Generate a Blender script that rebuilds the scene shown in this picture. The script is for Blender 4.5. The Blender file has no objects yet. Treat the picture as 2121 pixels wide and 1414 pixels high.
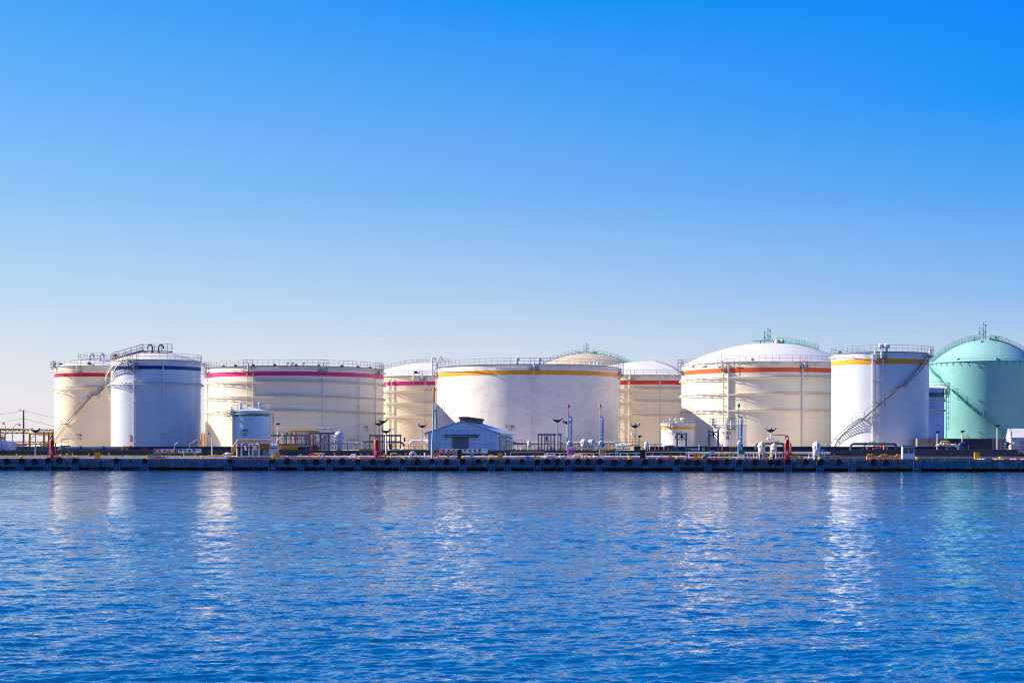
import bpy, bmesh, math, random
import numpy as np
from mathutils import Vector, Matrix
random.seed(7); rng = np.random.default_rng(11)
R = math.radians
scene = bpy.context.scene
col = scene.collection

# ------------------------------------------------------------ camera, sky, sun, exposure
F = 3300.0; HZ = 925.0; EYE = 3.56            # focal length and horizon in photo pixels, eye height over the water
cam_d = bpy.data.cameras.new('camera'); cam = bpy.data.objects.new('camera', cam_d); col.objects.link(cam)
cam.location = (0, 0, EYE); cam.rotation_euler = (R(90), 0, 0)
cam_d.sensor_width = 36.0; cam_d.lens = 36.0 * F / 2121.0
cam_d.shift_y = (HZ - 707.0) / 2121.0
cam_d.clip_start = 0.5; cam_d.clip_end = 30000
scene.camera = cam

SUN_EL = R(31.5); SUN_AZ = R(-102.0)          # azimuth from +Y-facing camera: measured from -Y towards -X (left, a little behind the tanks)
sun_to = Vector((-math.cos(SUN_EL) * math.cos(R(12)), math.cos(SUN_EL) * math.sin(R(12)), math.sin(SUN_EL)))
sd = bpy.data.lights.new('sun', 'SUN'); sd.energy = 5.0; sd.angle = R(0.5); sd.color = (1.0, 0.905, 0.76)
sun = bpy.data.objects.new('sun', sd); col.objects.link(sun)
sun.rotation_euler = sun_to.to_track_quat('Z', 'Y').to_euler()

world = bpy.data.worlds.new('World'); scene.world = world; world.use_nodes = True
wn = world.node_tree.nodes; wl = world.node_tree.links
for n in list(wn): wn.remove(n)
def lin(c): return tuple(((v / 255) / 12.92 if v / 255 <= 0.04045 else ((v / 255 + 0.055) / 1.055) ** 2.4) for v in c)
sky = wn.new('ShaderNodeTexSky'); sky.sky_type = 'NISHITA'; sky.sun_disc = False
sky.sun_elevation = SUN_EL; sky.sun_rotation = math.atan2(sun_to.x, sun_to.y)
sky.air_density = 1.2; sky.dust_density = 0.3; sky.ozone_density = 3.0
tc = wn.new('ShaderNodeTexCoord'); sp = wn.new('ShaderNodeSeparateXYZ'); wl.new(tc.outputs['Generated'], sp.inputs[0])
def ramp(stops):
    r = wn.new('ShaderNodeValToRGB'); el = r.color_ramp.elements
    while len(el) > 1: el.remove(el[-1])
    el[0].position = stops[0][0]; el[0].color = (*lin(stops[0][1]), 1)
    for p, c in stops[1:]:
        e = el.new(p); e.color = (*lin(c), 1)
    wl.new(sp.outputs['Z'], r.inputs[0]); return r
SKY_L = [(0.0, (240, 231, 233)), (0.025, (236, 232, 237)), (0.0505, (223, 230, 240)), (0.0933, (189, 218, 244)), (0.150, (144, 199, 248)), (0.2047, (107, 182, 252)),
         (0.258, (76, 167, 252)), (0.45, (30, 132, 238)), (1.0, (14, 86, 200))]
SKY_C = [(0.0, (232, 228, 234)), (0.03, (222, 227, 238)), (0.059, (208, 221, 237)), (0.098, (170, 205, 242)), (0.157, (114, 180, 246)), (0.2146, (78, 163, 249)),
         (0.2699, (18, 148, 248)), (0.45, (8, 118, 235)), (1.0, (8, 78, 192))]
SKY_R = [(0.0, (216, 220, 234)), (0.03, (198, 213, 236)), (0.066, (174, 203, 236)), (0.0933, (140, 188, 241)), (0.150, (84, 166, 246)), (0.2047, (18, 150, 249)),
         (0.258, (0, 137, 252)), (0.45, (0, 108, 228)), (1.0, (6, 70, 182))]
SKY_B = [(0.0, (150, 185, 230)), (0.12, (98, 152, 230)), (0.3, (48, 118, 225)), (0.6, (20, 90, 208)), (1.0, (10, 70, 180))]
rl, rc, rr, rb = ramp(SKY_L), ramp(SKY_C), ramp(SKY_R), ramp(SKY_B)
def mixw(a, b_, x0, x1):
    r = wn.new('ShaderNodeMapRange'); r.inputs['From Min'].default_value = x0; r.inputs['From Max'].default_value = x1; wl.new(sp.outputs['X'], r.inputs['Value'])
    m = wn.new('ShaderNodeMix'); m.data_type = 'RGBA'; wl.new(r.outputs[0], m.inputs[0]); wl.new(a, m.inputs[6]); wl.new(b_, m.inputs[7]); return m
mx = mixw(mixw(rl.outputs[0], rc.outputs[0], -0.32, 0.0).outputs[2], rr.outputs[0], 0.0, 0.31)
mb_ = wn.new('ShaderNodeMapRange'); mb_.inputs['From Min'].default_value = 0.25; mb_.inputs['From Max'].default_value = -0.35; wl.new(sp.outputs['Y'], mb_.inputs['Value'])
mxb = wn.new('ShaderNodeMix'); mxb.data_type = 'RGBA'; wl.new(mb_.outputs[0], mxb.inputs[0]); wl.new(mx.outputs[2], mxb.inputs[6]); wl.new(rb.outputs[0], mxb.inputs[7])
sc_ = wn.new('ShaderNodeVectorMath'); sc_.operation = 'SCALE'; sc_.inputs['Scale'].default_value = 0.10
wl.new(sky.outputs[0], sc_.inputs[0])
m2 = wn.new('ShaderNodeMix'); m2.data_type = 'RGBA'; m2.inputs[0].default_value = 0.02
wl.new(mxb.outputs[2], m2.inputs[6]); wl.new(sc_.outputs[0], m2.inputs[7])
bg = wn.new('ShaderNodeBackground'); bg.inputs['Strength'].default_value = 0.518; wl.new(m2.outputs[2], bg.inputs[0])
wo = wn.new('ShaderNodeOutputWorld'); wl.new(bg.outputs[0], wo.inputs[0])

scene.view_settings.view_transform = 'Standard'; scene.view_settings.look = 'None'
scene.view_settings.exposure = 0.95; scene.view_settings.gamma = 1.0
scene.render.engine = 'CYCLES'; scene.cycles.use_denoising = True; scene.cycles.denoiser = 'OPENIMAGEDENOISE'; scene.cycles.denoising_input_passes = 'RGB_ALBEDO_NORMAL'; scene.cycles.denoising_prefilter = 'ACCURATE'
scene.cycles.max_bounces = 7; scene.cycles.diffuse_bounces = 5; scene.cycles.glossy_bounces = 3
scene.cycles.sample_clamp_indirect = 3.0; scene.cycles.pixel_filter_type = 'BLACKMAN_HARRIS'; scene.cycles.filter_width = 1.05

# ------------------------------------------------------------ placing by photo pixel at a real distance
TA = 0.1099; Q0 = 236.4; ROT = -math.atan(TA)     # the quay line runs a few degrees off square
def P(px, py, Y): return Vector(((px - 1060.5) / F * Y, Y, EYE + (HZ - py) / F * Y))
def QY(px, v): return (Q0 + v / math.cos(ROT)) / (1 + TA * (px - 1060.5) / F)
def Q(px, v, z):                                   # point over the quay frame: photo column, metres behind the edge, height
    Y = QY(px, v); return Vector(((px - 1060.5) / F * Y, Y, z))
def Qp(px, py, v):
    return P(px, py, QY(px, v))
UX = Vector((math.cos(ROT), math.sin(ROT), 0)); UY = Vector((-math.sin(ROT), math.cos(ROT), 0)); UZ = Vector((0, 0, 1))
DECK = 1.66; LAND = 2.45; LOTS = []

# ------------------------------------------------------------ materials
MATS = {}
def mat(name, c, rough=0.5, metal=0.0, var=0.0, scale=2.0, stretch=(1, 1, 1), c2=None, bump=0.0, spec=0.5, rust=0.0):
    if name in MATS: return MATS[name]
    m = bpy.data.materials.new(name); m.use_nodes = True; nt = m.node_tree; N = nt.nodes; L = nt.links
    b = N['Principled BSDF']; b.inputs['Roughness'].default_value = rough; b.inputs['Metallic'].default_value = metal
    b.inputs['Specular IOR Level'].default_value = spec
    b.inputs['Base Color'].default_value = (*c, 1)
    if var or rust:
        t = N.new('ShaderNodeTexCoord'); mp = N.new('ShaderNodeMapping'); mp.inputs['Scale'].default_value = stretch
        g = N.new('ShaderNodeNewGeometry'); L.new(g.outputs['Position'], mp.inputs[0])
        no = N.new('ShaderNodeTexNoise'); no.inputs['Scale'].default_value = scale; no.inputs['Detail'].default_value = 7; no.inputs['Roughness'].default_value = 0.65
        L.new(mp.outputs[0], no.inputs['Vector'])
        r = N.new('ShaderNodeMapRange'); r.inputs['From Min'].default_value = 0.35; r.inputs['From Max'].default_value = 0.68
        L.new(no.outputs['Fac'], r.inputs['Value'])
        mixn = N.new('ShaderNodeMix'); mixn.data_type = 'RGBA'
        d = c2 if c2 else tuple(v * (1 - var) for v in c)
        mixn.inputs[6].default_value = (*c, 1); mixn.inputs[7].default_value = (*d, 1); L.new(r.outputs[0], mixn.inputs[0])
        out = mixn.outputs[2]
        if rust:
            n2 = N.new('ShaderNodeTexNoise'); n2.inputs['Scale'].default_value = scale * 3.1; n2.inputs['Detail'].default_value = 8; L.new(mp.outputs[0], n2.inputs['Vector'])
            r2 = N.new('ShaderNodeMapRange'); r2.inputs['From Min'].default_value = 0.518 - rust * 0.15; r2.inputs['From Max'].default_value = 0.74 - rust * 0.1; L.new(n2.outputs['Fac'], r2.inputs['Value'])
            m3 = N.new('ShaderNodeMix'); m3.data_type = 'RGBA'; L.new(r2.outputs[0], m3.inputs[0]); L.new(out, m3.inputs[6]); m3.inputs[7].default_value = (0.16, 0.06, 0.025, 1); out = m3.outputs[2]
        L.new(out, b.inputs['Base Color'])
        if bump:
            bu = N.new('ShaderNodeBump'); bu.inputs['Strength'].default_value = bump; bu.inputs['Distance'].default_value = 0.02
            L.new(no.outputs['Fac'], bu.inputs['Height']); L.new(bu.outputs[0], b.inputs['Normal'])
    MATS[name] = m; return m

def tank_mat(name, c, dirt=(0.55, 0.45, 0.34), amount=0.35, patch=0.0, rough=0.38, seam=0.25, pw=7.0, ph=2.3):
    """painted steel plate: courses of plates with thin seams, runs of dirt down the shell, optional repainted patches"""
    m = bpy.data.materials.new(name); m.use_nodes = True; nt = m.node_tree; N = nt.nodes; L = nt.links
    b = N['Principled BSDF']; b.inputs['Roughness'].default_value = rough
    uv = N.new('ShaderNodeUVMap'); uv.uv_map = 'UVMap'
    def noise(sc, st, det=5, off=0):
        mp = N.new('ShaderNodeMapping'); mp.inputs['Scale'].default_value = (*st, 1); mp.inputs['Location'].default_value = (off, off * .7, 0); L.new(uv.outputs[0], mp.inputs[0])
        n = N.new('ShaderNodeTexNoise'); n.inputs['Scale'].default_value = sc; n.inputs['Detail'].default_value = det; n.inputs['Roughness'].default_value = 0.6
        L.new(mp.outputs[0], n.inputs['Vector']); return n.outputs['Fac']
    def rng_(s, a, b_, lo=0.0, hi=1.0):
        r = N.new('ShaderNodeMapRange'); r.inputs['From Min'].default_value = a; r.inputs['From Max'].default_value = b_; r.inputs['To Min'].default_value = lo; r.inputs['To Max'].default_value = hi
        L.new(s, r.inputs['Value']); return r.outputs[0]
    def mixc(f, a, c_):
        x = N.new('ShaderNodeMix'); x.data_type = 'RGBA'
        if isinstance(f, float): x.inputs[0].default_value = f
        else: L.new(f, x.inputs[0])
        for i, s in ((6, a), (7, c_)):
            if isinstance(s, tuple): x.inputs[i].default_value = (*s, 1)
            else: L.new(s, x.inputs[i])
        return x.outputs[2]
    def mul(a, s):
        x = N.new('ShaderNodeMath'); x.operation = 'MULTIPLY'; L.new(a, x.inputs[0])
        if isinstance(s, float): x.inputs[1].default_value = s
        else: L.new(s, x.inputs[1])
        return x.outputs[0]
    cc = c
    # plate-to-plate tint
    br = N.new('ShaderNodeTexBrick'); L.new(uv.outputs[0], br.inputs['Vector']); br.inputs['Scale'].default_value = 1.0
    br.inputs['Brick Width'].default_value = pw; br.inputs['Row Height'].default_value = ph; br.inputs['Mortar Size'].default_value = 0.02; br.inputs['Mortar Smooth'].default_value = 0.1
    br.inputs['Color1'].default_value = (*cc, 1); br.inputs['Color2'].default_value = (*(v * 0.965 for v in cc), 1)
    br.inputs['Mortar'].default_value = (*(v * (1 - seam) for v in cc), 1)
    o = br.outputs['Color']
    if patch:
        for sc, st, th, tint, k in ((1.0, (0.55, 0.8), 0.53, (0.60, 0.53, 0.45), 0.75), (1.0, (1.3, 1.1), 0.62, (0.68, 0.44, 0.40), 0.5), (1.0, (0.9, 1.6), 0.64, (0.50, 0.50, 0.47), 0.6)):
            # blocky repaint patches: snap the shell coordinates to roller-sized blocks before the noise
            sn = N.new('ShaderNodeVectorMath'); sn.operation = 'SNAP'; sn.inputs[1].default_value = (1.0 / st[0] * 0.55, 1.0 / st[1] * 0.42, 1)
            L.new(uv.outputs[0], sn.inputs[0])
            n = N.new('ShaderNodeTexNoise'); n.inputs['Scale'].default_value = 0.33 * sc; n.inputs['Detail'].default_value = 6; n.inputs['Roughness'].default_value = 0.75
            mp = N.new('ShaderNodeMapping'); mp.inputs['Location'].default_value = (k * 40, k * 17, 0); mp.inputs['Scale'].default_value = (0.8, 1.1, 1); L.new(sn.outputs[0], mp.inputs[0]); L.new(mp.outputs[0], n.inputs['Vector'])
            f = mul(rng_(n.outputs['Fac'], th - 0.01, th + 0.015), k * patch)
            o = mixc(f, o, tint)
    run = mul(rng_(noise(1.0, (0.9, 0.035), 6), 0.50, 0.75), amount)
    o = mixc(run, o, dirt)
    run2 = mul(rng_(noise(1.0, (3.2, 0.10), 5, 9.0), 0.56, 0.72), amount * 0.8)
    o = mixc(run2, o, tuple(v * 0.7 for v in dirt))
    big = mul(rng_(noise(0.25, (1, 1), 4, 3.0), 0.4, 0.7), amount * 0.35)
    o = mixc(big, o, dirt)
    L.new(o, b.inputs['Base Color'])
    bu = N.new('ShaderNodeBump'); bu.inputs['Strength'].default_value = 0.35; bu.inputs['Distance'].default_value = 0.10
    L.new(noise(0.45, (1, 1.6), 3, 5.0), bu.inputs['Height']); L.new(bu.outputs[0], b.inputs['Normal'])
    L.new(rng_(noise(1.5, (1, .4), 4, 2.0), 0.3, 0.7, rough - 0.08, rough + 0.15), b.inputs['Roughness'])
    return m

# ------------------------------------------------------------ mesh building
class MB:
    def __init__(s): s.v = []; s.f = []; s.uv = None
    def add(s, vs, fs):
        o = len(s.v); s.v += [tuple(v) for v in vs]; s.f += [tuple(i + o for i in f) for f in fs]; return s
    def box(s, c, size, rot=ROT):
        x, y, z = (d / 2 for d in size); c = Vector(c); m = Matrix.Rotation(rot, 3, 'Z')
        vs = [c + m @ Vector((sx * x, sy * y, sz * z)) for sz in (-1, 1) for sy in (-1, 1) for sx in (-1, 1)]
        return s.add(vs, [(0, 2, 3, 1), (4, 5, 7, 6), (0, 1, 5, 4), (2, 6, 7, 3), (0, 4, 6, 2), (1, 3, 7, 5)])
    def base_box(s, c, size, rot=ROT): return s.box((c[0], c[1], c[2] + size[2] / 2), size, rot)
    def beam(s, a, b, w, h=None):
        a = Vector(a); b = Vector(b); h = h or w; d = (b - a)
        if d.length < 1e-6: return s
        d.normalize(); up = Vector((0, 0, 1)) if abs(d.z) < 0.95 else Vector((UX))
        x = d.cross(up).normalized() * w / 2; y = x.cross(d).normalized() * h / 2
        vs = [p + i * x + j * y for p in (a, b) for j in (-1, 1) for i in (-1, 1)]
        return s.add(vs, [(0, 2, 3, 1), (4, 5, 7, 6), (0, 1, 5, 4), (2, 6, 7, 3), (0, 4, 6, 2), (1, 3, 7, 5)])
    def tube(s, pts, r, n=8, closed=False, caps=True):
        pts = [Vector(p) for p in pts]; k = len(pts); rs = r if isinstance(r, (list, tuple)) else [r] * k
        ring = []; up = None
        for i, p in enumerate(pts):
            if closed: d = (pts[(i + 1) % k] - pts[i - 1])
            elif i == 0: d = pts[1] - p
            elif i == k - 1: d = p - pts[-2]
            else: d = (pts[i + 1] - p).normalized() + (p - pts[i - 1]).normalized()
            if d.length < 1e-9: d = Vector((0, 0, 1))
            d.normalize()
            if up is None: up = Vector((0, 0, 1)) if abs(d.z) < 0.9 else Vector((0, 1, 0))
            x = d.cross(up)
            if x.length < 1e-4: up = Vector((1, 0, 0)) if abs(d.x) < .9 else Vector((0, 1, 0)); x = d.cross(up)
            x.normalize(); y = x.cross(d).normalized(); up = y
            ring.append([p + (x * math.cos(t) + y * math.sin(t)) * rs[i] for t in (2 * math.pi * j / n for j in range(n))])
        vs = [v for rg in ring for v in rg]; fs = []
        for i in range(k if closed else k - 1):
            a = i * n; b = ((i + 1) % k) * n
            for j in range(n): fs.append((a + j, a + (j + 1) % n, b + (j + 1) % n, b + j))
        if caps and not closed:
            fs.append(tuple(range(n - 1, -1, -1))); fs.append(tuple(range((k - 1) * n, k * n)))
        return s.add(vs, fs)
    def cyl(s, a, b, r, n=10, r2=None): return s.tube([a, b], [r, r2 if r2 is not None else r], n)
    def lathe(s, c, prof, n=24, axis=None, caps=True):
        """profile [(radius, height)] turned about a vertical axis through c (or about `axis`)"""
        c = Vector(c); ax = Vector(axis).normalized() if axis else Vector((0, 0, 1))
        x = ax.cross(Vector((0, 1, 0)) if abs(ax.y) < .9 else Vector((1, 0, 0))).normalized(); y = ax.cross(x).normalized()
        vs = [c + ax * h + (x * math.cos(t) + y * math.sin(t)) * max(r, 1e-4) for r, h in prof for t in (2 * math.pi * j / n for j in range(n))]
        fs = [(i * n + j, i * n + (j + 1) % n, (i + 1) * n + (j + 1) % n, (i + 1) * n + j) for i in range(len(prof) - 1) for j in range(n)]
        if caps: fs.append(tuple(range(n - 1, -1, -1))); fs.append(tuple((len(prof) - 1) * n + j for j in range(n)))
        return s.add(vs, fs)
    def prism(s, poly, d):
        """extrude a planar polygon by vector d"""
        k = len(poly); d = Vector(d); vs = [Vector(p) for p in poly] + [Vector(p) + d for p in poly]
        return s.add(vs, [tuple(range(k - 1, -1, -1)), tuple(range(k, 2 * k))] + [(i, (i + 1) % k, k + (i + 1) % k, k + i) for i in range(k)])
    def quad(s, a, b, c, d): return s.add([a, b, c, d], [(0, 1, 2, 3)])

def root_of(o):
    while o.parent: o = o.parent
    return o
def build(name, mb, m, parent=None, smooth=True, origin=None, label=None):
    me = bpy.data.meshes.new(name)
    off = root_of(parent).location if parent is not None else Vector(origin if origin is not None else (0, 0, 0))
    me.from_pydata([(v[0] - off.x, v[1] - off.y, v[2] - off.z) for v in mb.v], [], mb.f)
    if mb.uv is not None:
        uvl = me.uv_layers.new(name='UVMap')
        arr = np.array(mb.uv, dtype=np.float32); idx = np.empty(len(me.loops), dtype=np.int32); me.loops.foreach_get('vertex_index', idx)
        uvl.data.foreach_set('uv', arr[idx].ravel())
    me.validate(clean_customdata=False); me.update()
    b = bmesh.new(); b.from_mesh(me); bmesh.ops.recalc_face_normals(b, faces=b.faces); b.to_mesh(me); b.free()
    if smooth:
        me.polygons.foreach_set('use_smooth', [True] * len(me.polygons)); me.set_sharp_from_angle(angle=R(38))
    me.materials.append(m)
    o = bpy.data.objects.new(name, me); col.objects.link(o)
    if parent is not None: o.parent = parent
    else: o.location = off
    if label: o['label'] = label
    return o
def thing(name, label, cat, loc, group=None):
    o = bpy.data.objects.new(name, None); col.objects.link(o); o.location = loc; o.empty_display_size = 0.3
    o['label'] = label; o['category'] = cat
    if group: o['group'] = group
    return o
def solo(name, mb, m, label, cat, loc, group=None):
    o = build(name, mb, m, None, origin=loc); o['label'] = label; o['category'] = cat
    if group: o['group'] = group
    return o
def dup(root, loc, label, group=None):
    r = root.copy(); col.objects.link(r); r.location = loc; r['label'] = label
    if group: r['group'] = group
    for ch in list(root.children):
        c = ch.copy(); col.objects.link(c); c.parent = r
        for g in ch.children:
            d = g.copy(); col.objects.link(d); d.parent = c
    return r
def struct(name, mb, m, smooth=False):
    o = build(name, mb, m, None, smooth=smooth); o['kind'] = 'structure'; return o

def text_mesh(txt, size, spacing=1.0):
    """outline of a line of lettering as flat faces in (x, z), centred"""
    cu = bpy.data.curves.new('lettering', 'FONT'); cu.body = txt; cu.size = size; cu.align_x = 'CENTER'; cu.align_y = 'CENTER'; cu.space_character = spacing
    cu.extrude = 0.0; cu.resolution_u = 3; cu.offset = size * 0.022
    o = bpy.data.objects.new('lettering', cu); col.objects.link(o)
    dg = bpy.context.evaluated_depsgraph_get(); me = o.evaluated_get(dg).to_mesh()
    vs = [tuple(v.co) for v in me.vertices]; fs = [tuple(p.vertices) for p in me.polygons]
    o.evaluated_get(dg).to_mesh_clear(); bpy.data.objects.remove(o); bpy.data.curves.remove(cu)
    return vs, fs
def flat_text(mb, txt, size, at, spacing=1.0, sx=1.0):
    """lettering on a board facing the water"""
    vs, fs = text_mesh(txt, size, spacing); at = Vector(at)
    mb.add([at + UX * v[0] * sx + UZ * v[1] for v in vs], fs); return mb

# common paints
WHITE = mat('white_paint', (0.78, 0.78, 0.77), 0.4, var=0.12)
CREAM = mat('cream_paint', (0.78, 0.70, 0.58), 0.4, var=0.12)
GREYB = mat('blue_grey_steel', (0.19, 0.22, 0.27), 0.45, var=0.2)
GREYL = mat('light_grey_steel', (0.42, 0.44, 0.48), 0.45, var=0.2)
RAILM = mat('galvanised_rail', (0.22, 0.22, 0.26), 0.5, var=0.1)
RAILW = mat('pale_rail', (0.55, 0.52, 0.52), 0.5, var=0.1)
YEL = mat('yellow_paint', (0.80, 0.42, 0.02), 0.4, var=0.2)
LEMON = mat('lemon_paint', (0.85, 0.62, 0.02), 0.4, var=0.12)
ORG = mat('orange_paint', (0.80, 0.20, 0.02), 0.45, var=0.2)
RED = mat('red_paint', (0.62, 0.015, 0.02), 0.35, var=0.15)
PINKP = mat('pink_paint', (0.80, 0.06, 0.26), 0.4, var=0.12)
GRN = mat('green_paint', (0.01, 0.30, 0.16), 0.4, var=0.15)
BLUP = mat('blue_paint', (0.03, 0.20, 0.55), 0.4, var=0.15)
SKYP = mat('sky_blue_paint', (0.36, 0.50, 0.62), 0.4, var=0.12)
PALEB = mat('pale_blue_panel', (0.55, 0.68, 0.80), 0.5, var=0.12)
DARK = mat('dark_metal', (0.025, 0.03, 0.04), 0.5, var=0.2)
BLACK = mat('black_letters', (0.012, 0.012, 0.015), 0.6)
RUBBER = mat('black_rubber', (0.012, 0.012, 0.014), 0.75, var=0.3, scale=6)
PIPEW = mat('pale_pipe', (0.72, 0.66, 0.66), 0.35, var=0.18)
STEELPIPE = mat('dark_blue_pipe', (0.10, 0.14, 0.20), 0.35, var=0.2)
# ------------------------------------------------------------ ground, water
def grid_sheet(name, x0, x1, y0, y1, z, m):
    mb = MB(); mb.quad((x0, y0, z), (x1, y0, z), (x1, y1, z), (x0, y1, z)); return struct(name, mb, m)
CONC = mat('quay_concrete', (0.32, 0.31, 0.29), 0.8, var=0.35, scale=0.8, bump=0.3)
GROUND = mat('yard_ground', (0.55, 0.46, 0.34), 0.9, var=0.25, scale=0.6, bump=0.3)
mb = MB(); a = Q(-900, 11, LAND); b_ = Q(3100, 11, LAND)
mb.quad(a, b_, (9000, 12000, LAND), (-9000, 12000, LAND)); struct('ground', mb, GROUND)

BOUNCE_CUT = mat('bounce_cut_dark', (0.09, 0.088, 0.085), 0.85, var=0.3, scale=1.5, bump=0.2)
mb = MB(); a, b_ = Q(-900, 11.7, LAND + .006), Q(3100, 11.7, LAND + .006); mb.quad(a, b_, b_ + UY * 28, a + UY * 28); struct('bounce_cut_strip', mb, BOUNCE_CUT)  # unseen dark strip, added to cut warm ground bounce onto the front tanks

def make_water():
    ys = [13.0]
    while ys[-1] < 300:
        y = ys[-1]; ys.append(y + max(0.026, y * y / (EYE * F) * 2.07 / 3.0))
    ys = np.array(ys); nx = 1150
    t = np.linspace(-1, 1, nx)
    hw = ys * 0.42 + 3.0
    X = t[None, :] * hw[:, None]; Y = np.repeat(ys[:, None], nx, 1)
    dx = 2 * hw / nx; dy = np.gradient(ys)
    H = np.zeros_like(X)
    r = np.random.default_rng(3)
    lam = np.concatenate([np.geomspace(7.0, 1.6, 22), np.geomspace(1.6, 0.16, 84)])
    for L in lam:
        th = r.normal(R(-72), R(34)); kx, ky = math.cos(th) * 2 * math.pi / L, math.sin(th) * 2 * math.pi / L
        slope = 0.0235 * (1.35 if L < 0.5 else 1.0 if L < 0.9 else 0.72 if L < 2 else 0.7) * (0.75 + 0.5 * r.random())
        amp = slope * L / (2 * math.pi)
        step = np.abs(ky) * dy + np.abs(kx) * dx * 0.5                 # phase advance per row: fade waves the rows cannot carry
        fade = np.clip(1.6 - step / 1.6, 0, 1)[:, None]
        ph = kx * X + ky * Y + r.random() * 6.283
        env = 0.75 + 0.5 * np.sin(X * 0.031 * (1 + r.random()) + Y * 0.05 * r.random() + r.random() * 6.28)
        H += fade * amp * env * (np.sin(ph) + 0.22 * np.sin(2 * ph + 1.57))
    # gusts: calmer and rougher streaks across the harbour
    H *= (0.85 + 0.35 * np.sin(Y * 0.11 + 1.3 * np.sin(X * 0.021)) * np.sin(X * 0.013 + 0.6))
    # the water lies calmer in the lee of the quay, beyond a ragged edge
    edge = 82 + 9 * np.sin(X * 0.07 + 1) + 5 * np.sin(X * 0.19 + Y * 0.05)
    H *= 1.0 - 0.22 / (1 + np.exp(-(Y - edge) / 6.0))
    co = np.stack([X, Y, H - 0.0], -1).astype(np.float32).reshape(-1, 3)
    ny = len(ys)
    i = np.arange(ny - 1)[:, None] * nx + np.arange(nx - 1)[None, :]
    q = np.stack([i, i + 1, i + nx + 1, i + nx], -1).reshape(-1, 4).astype(np.int32)
    me = bpy.data.meshes.new('water'); me.vertices.add(len(co)); me.vertices.foreach_set('co', co.ravel())
    me.loops.add(q.size); me.loops.foreach_set('vertex_index', q.ravel())
    me.polygons.add(len(q)); me.polygons.foreach_set('loop_start', np.arange(0, q.size, 4, dtype=np.int32))
    me.polygons.foreach_set('use_smooth', np.ones(len(q), dtype=bool))
    me.update(calc_edges=True)
    o = bpy.data.objects.new('water', me); col.objects.link(o); o['kind'] = 'structure'
    m = bpy.data.materials.new('harbour_water'); m.use_nodes = True; nt = m.node_tree; N = nt.nodes; L = nt.links
    b = N['Principled BSDF']; b.inputs['Base Color'].default_value = (0.0, 0.078, 0.235, 1); b.inputs['Roughness'].default_value = 0.06
    b.inputs['IOR'].default_value = 1.30
    g = N.new('ShaderNodeNewGeometry')
    def slopes(scale, st, strength, off):
        mp = N.new('ShaderNodeMapping'); mp.inputs['Scale'].default_value = st; mp.inputs['Location'].default_value = (off, off, 0); mp.inputs['Rotation'].default_value = (0, 0, R(8)); L.new(g.outputs['Position'], mp.inputs[0])
        n = N.new('ShaderNodeTexNoise'); n.noise_dimensions = '2D'; n.inputs['Scale'].default_value = scale; n.inputs['Detail'].default_value = 3; n.inputs['Roughness'].default_value = 0.6
        L.new(mp.outputs[0], n.inputs['Vector'])
        s = N.new('ShaderNodeVectorMath'); s.operation = 'SUBTRACT'; L.new(n.outputs['Color'], s.inputs[0]); s.inputs[1].default_value = (0.5, 0.5, 0.5)
        k = N.new('ShaderNodeVectorMath'); k.operation = 'MULTIPLY'; L.new(s.outputs[0], k.inputs[0]); k.inputs[1].default_value = (strength * 0.45, strength, 0.0)
        return k.outputs[0]
    # patches of wind: how rough the small ripples are
    mpw = N.new('ShaderNodeMapping'); mpw.inputs['Scale'].default_value = (0.022, 0.075, 1); L.new(g.outputs['Position'], mpw.inputs[0])
    nw = N.new('ShaderNodeTexNoise'); nw.noise_dimensions = '2D'; nw.inputs['Scale'].default_value = 1.0; nw.inputs['Detail'].default_value = 4; L.new(mpw.outputs[0], nw.inputs['Vector'])
    rw = N.new('ShaderNodeMapRange'); rw.inputs['From Min'].default_value = 0.3; rw.inputs['From Max'].default_value = 0.7; rw.inputs['To Min'].default_value = 0.70; rw.inputs['To Max'].default_value = 1.30; L.new(nw.outputs['Fac'], rw.inputs['Value'])
    def add(a_, b2):
        x = N.new('ShaderNodeVectorMath'); x.operation = 'ADD'; L.new(a_, x.inputs[0]); L.new(b2, x.inputs[1]); return x.outputs[0]
    s = add(slopes(1.0, (2.2, 5.0, 1), 0.50, 3.0), slopes(1.0, (0.5, 1.3, 1), 0.36, 17.0))
    s = add(s, slopes(1.0, (9, 16, 1), 0.40, 31.0))
    sy = N.new('ShaderNodeSeparateXYZ'); L.new(g.outputs['Position'], sy.inputs[0])
    ed = N.new('ShaderNodeMath'); ed.operation = 'MULTIPLY_ADD'; L.new(nw.outputs['Fac'], ed.inputs[0]); ed.inputs[1].default_value = 40.0; L.new(sy.outputs['Y'], ed.inputs[2])
    rl_ = N.new('ShaderNodeMapRange'); rl_.interpolation_type = 'SMOOTHSTEP'; rl_.inputs['From Min'].default_value = 92.0; rl_.inputs['From Max'].default_value = 112.0; rl_.inputs['To Min'].default_value = 1.22; rl_.inputs['To Max'].default_value = 0.88; L.new(ed.outputs[0], rl_.inputs['Value'])
    mm = N.new('ShaderNodeMath'); mm.operation = 'MULTIPLY'; L.new(rw.outputs[0], mm.inputs[0]); L.new(rl_.outputs[0], mm.inputs[1])
    sc = N.new('ShaderNodeVectorMath'); sc.operation = 'SCALE'; L.new(s, sc.inputs[0]); L.new(mm.outputs[0], sc.inputs['Scale'])
    nn = add(sc.outputs[0], g.outputs['Normal'])
    no = N.new('ShaderNodeVectorMath'); no.operation = 'NORMALIZE'; L.new(nn, no.inputs[0]); L.new(no.outputs[0], b.inputs['Normal'])
    me.materials.append(m)
    # the same water beyond and around the modelled waves
    mb = MB()
    mb.quad((-6000, 300, -0.02), (6000, 300, -0.02), (6000, 700, -0.02), (-6000, 700, -0.02))
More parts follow.
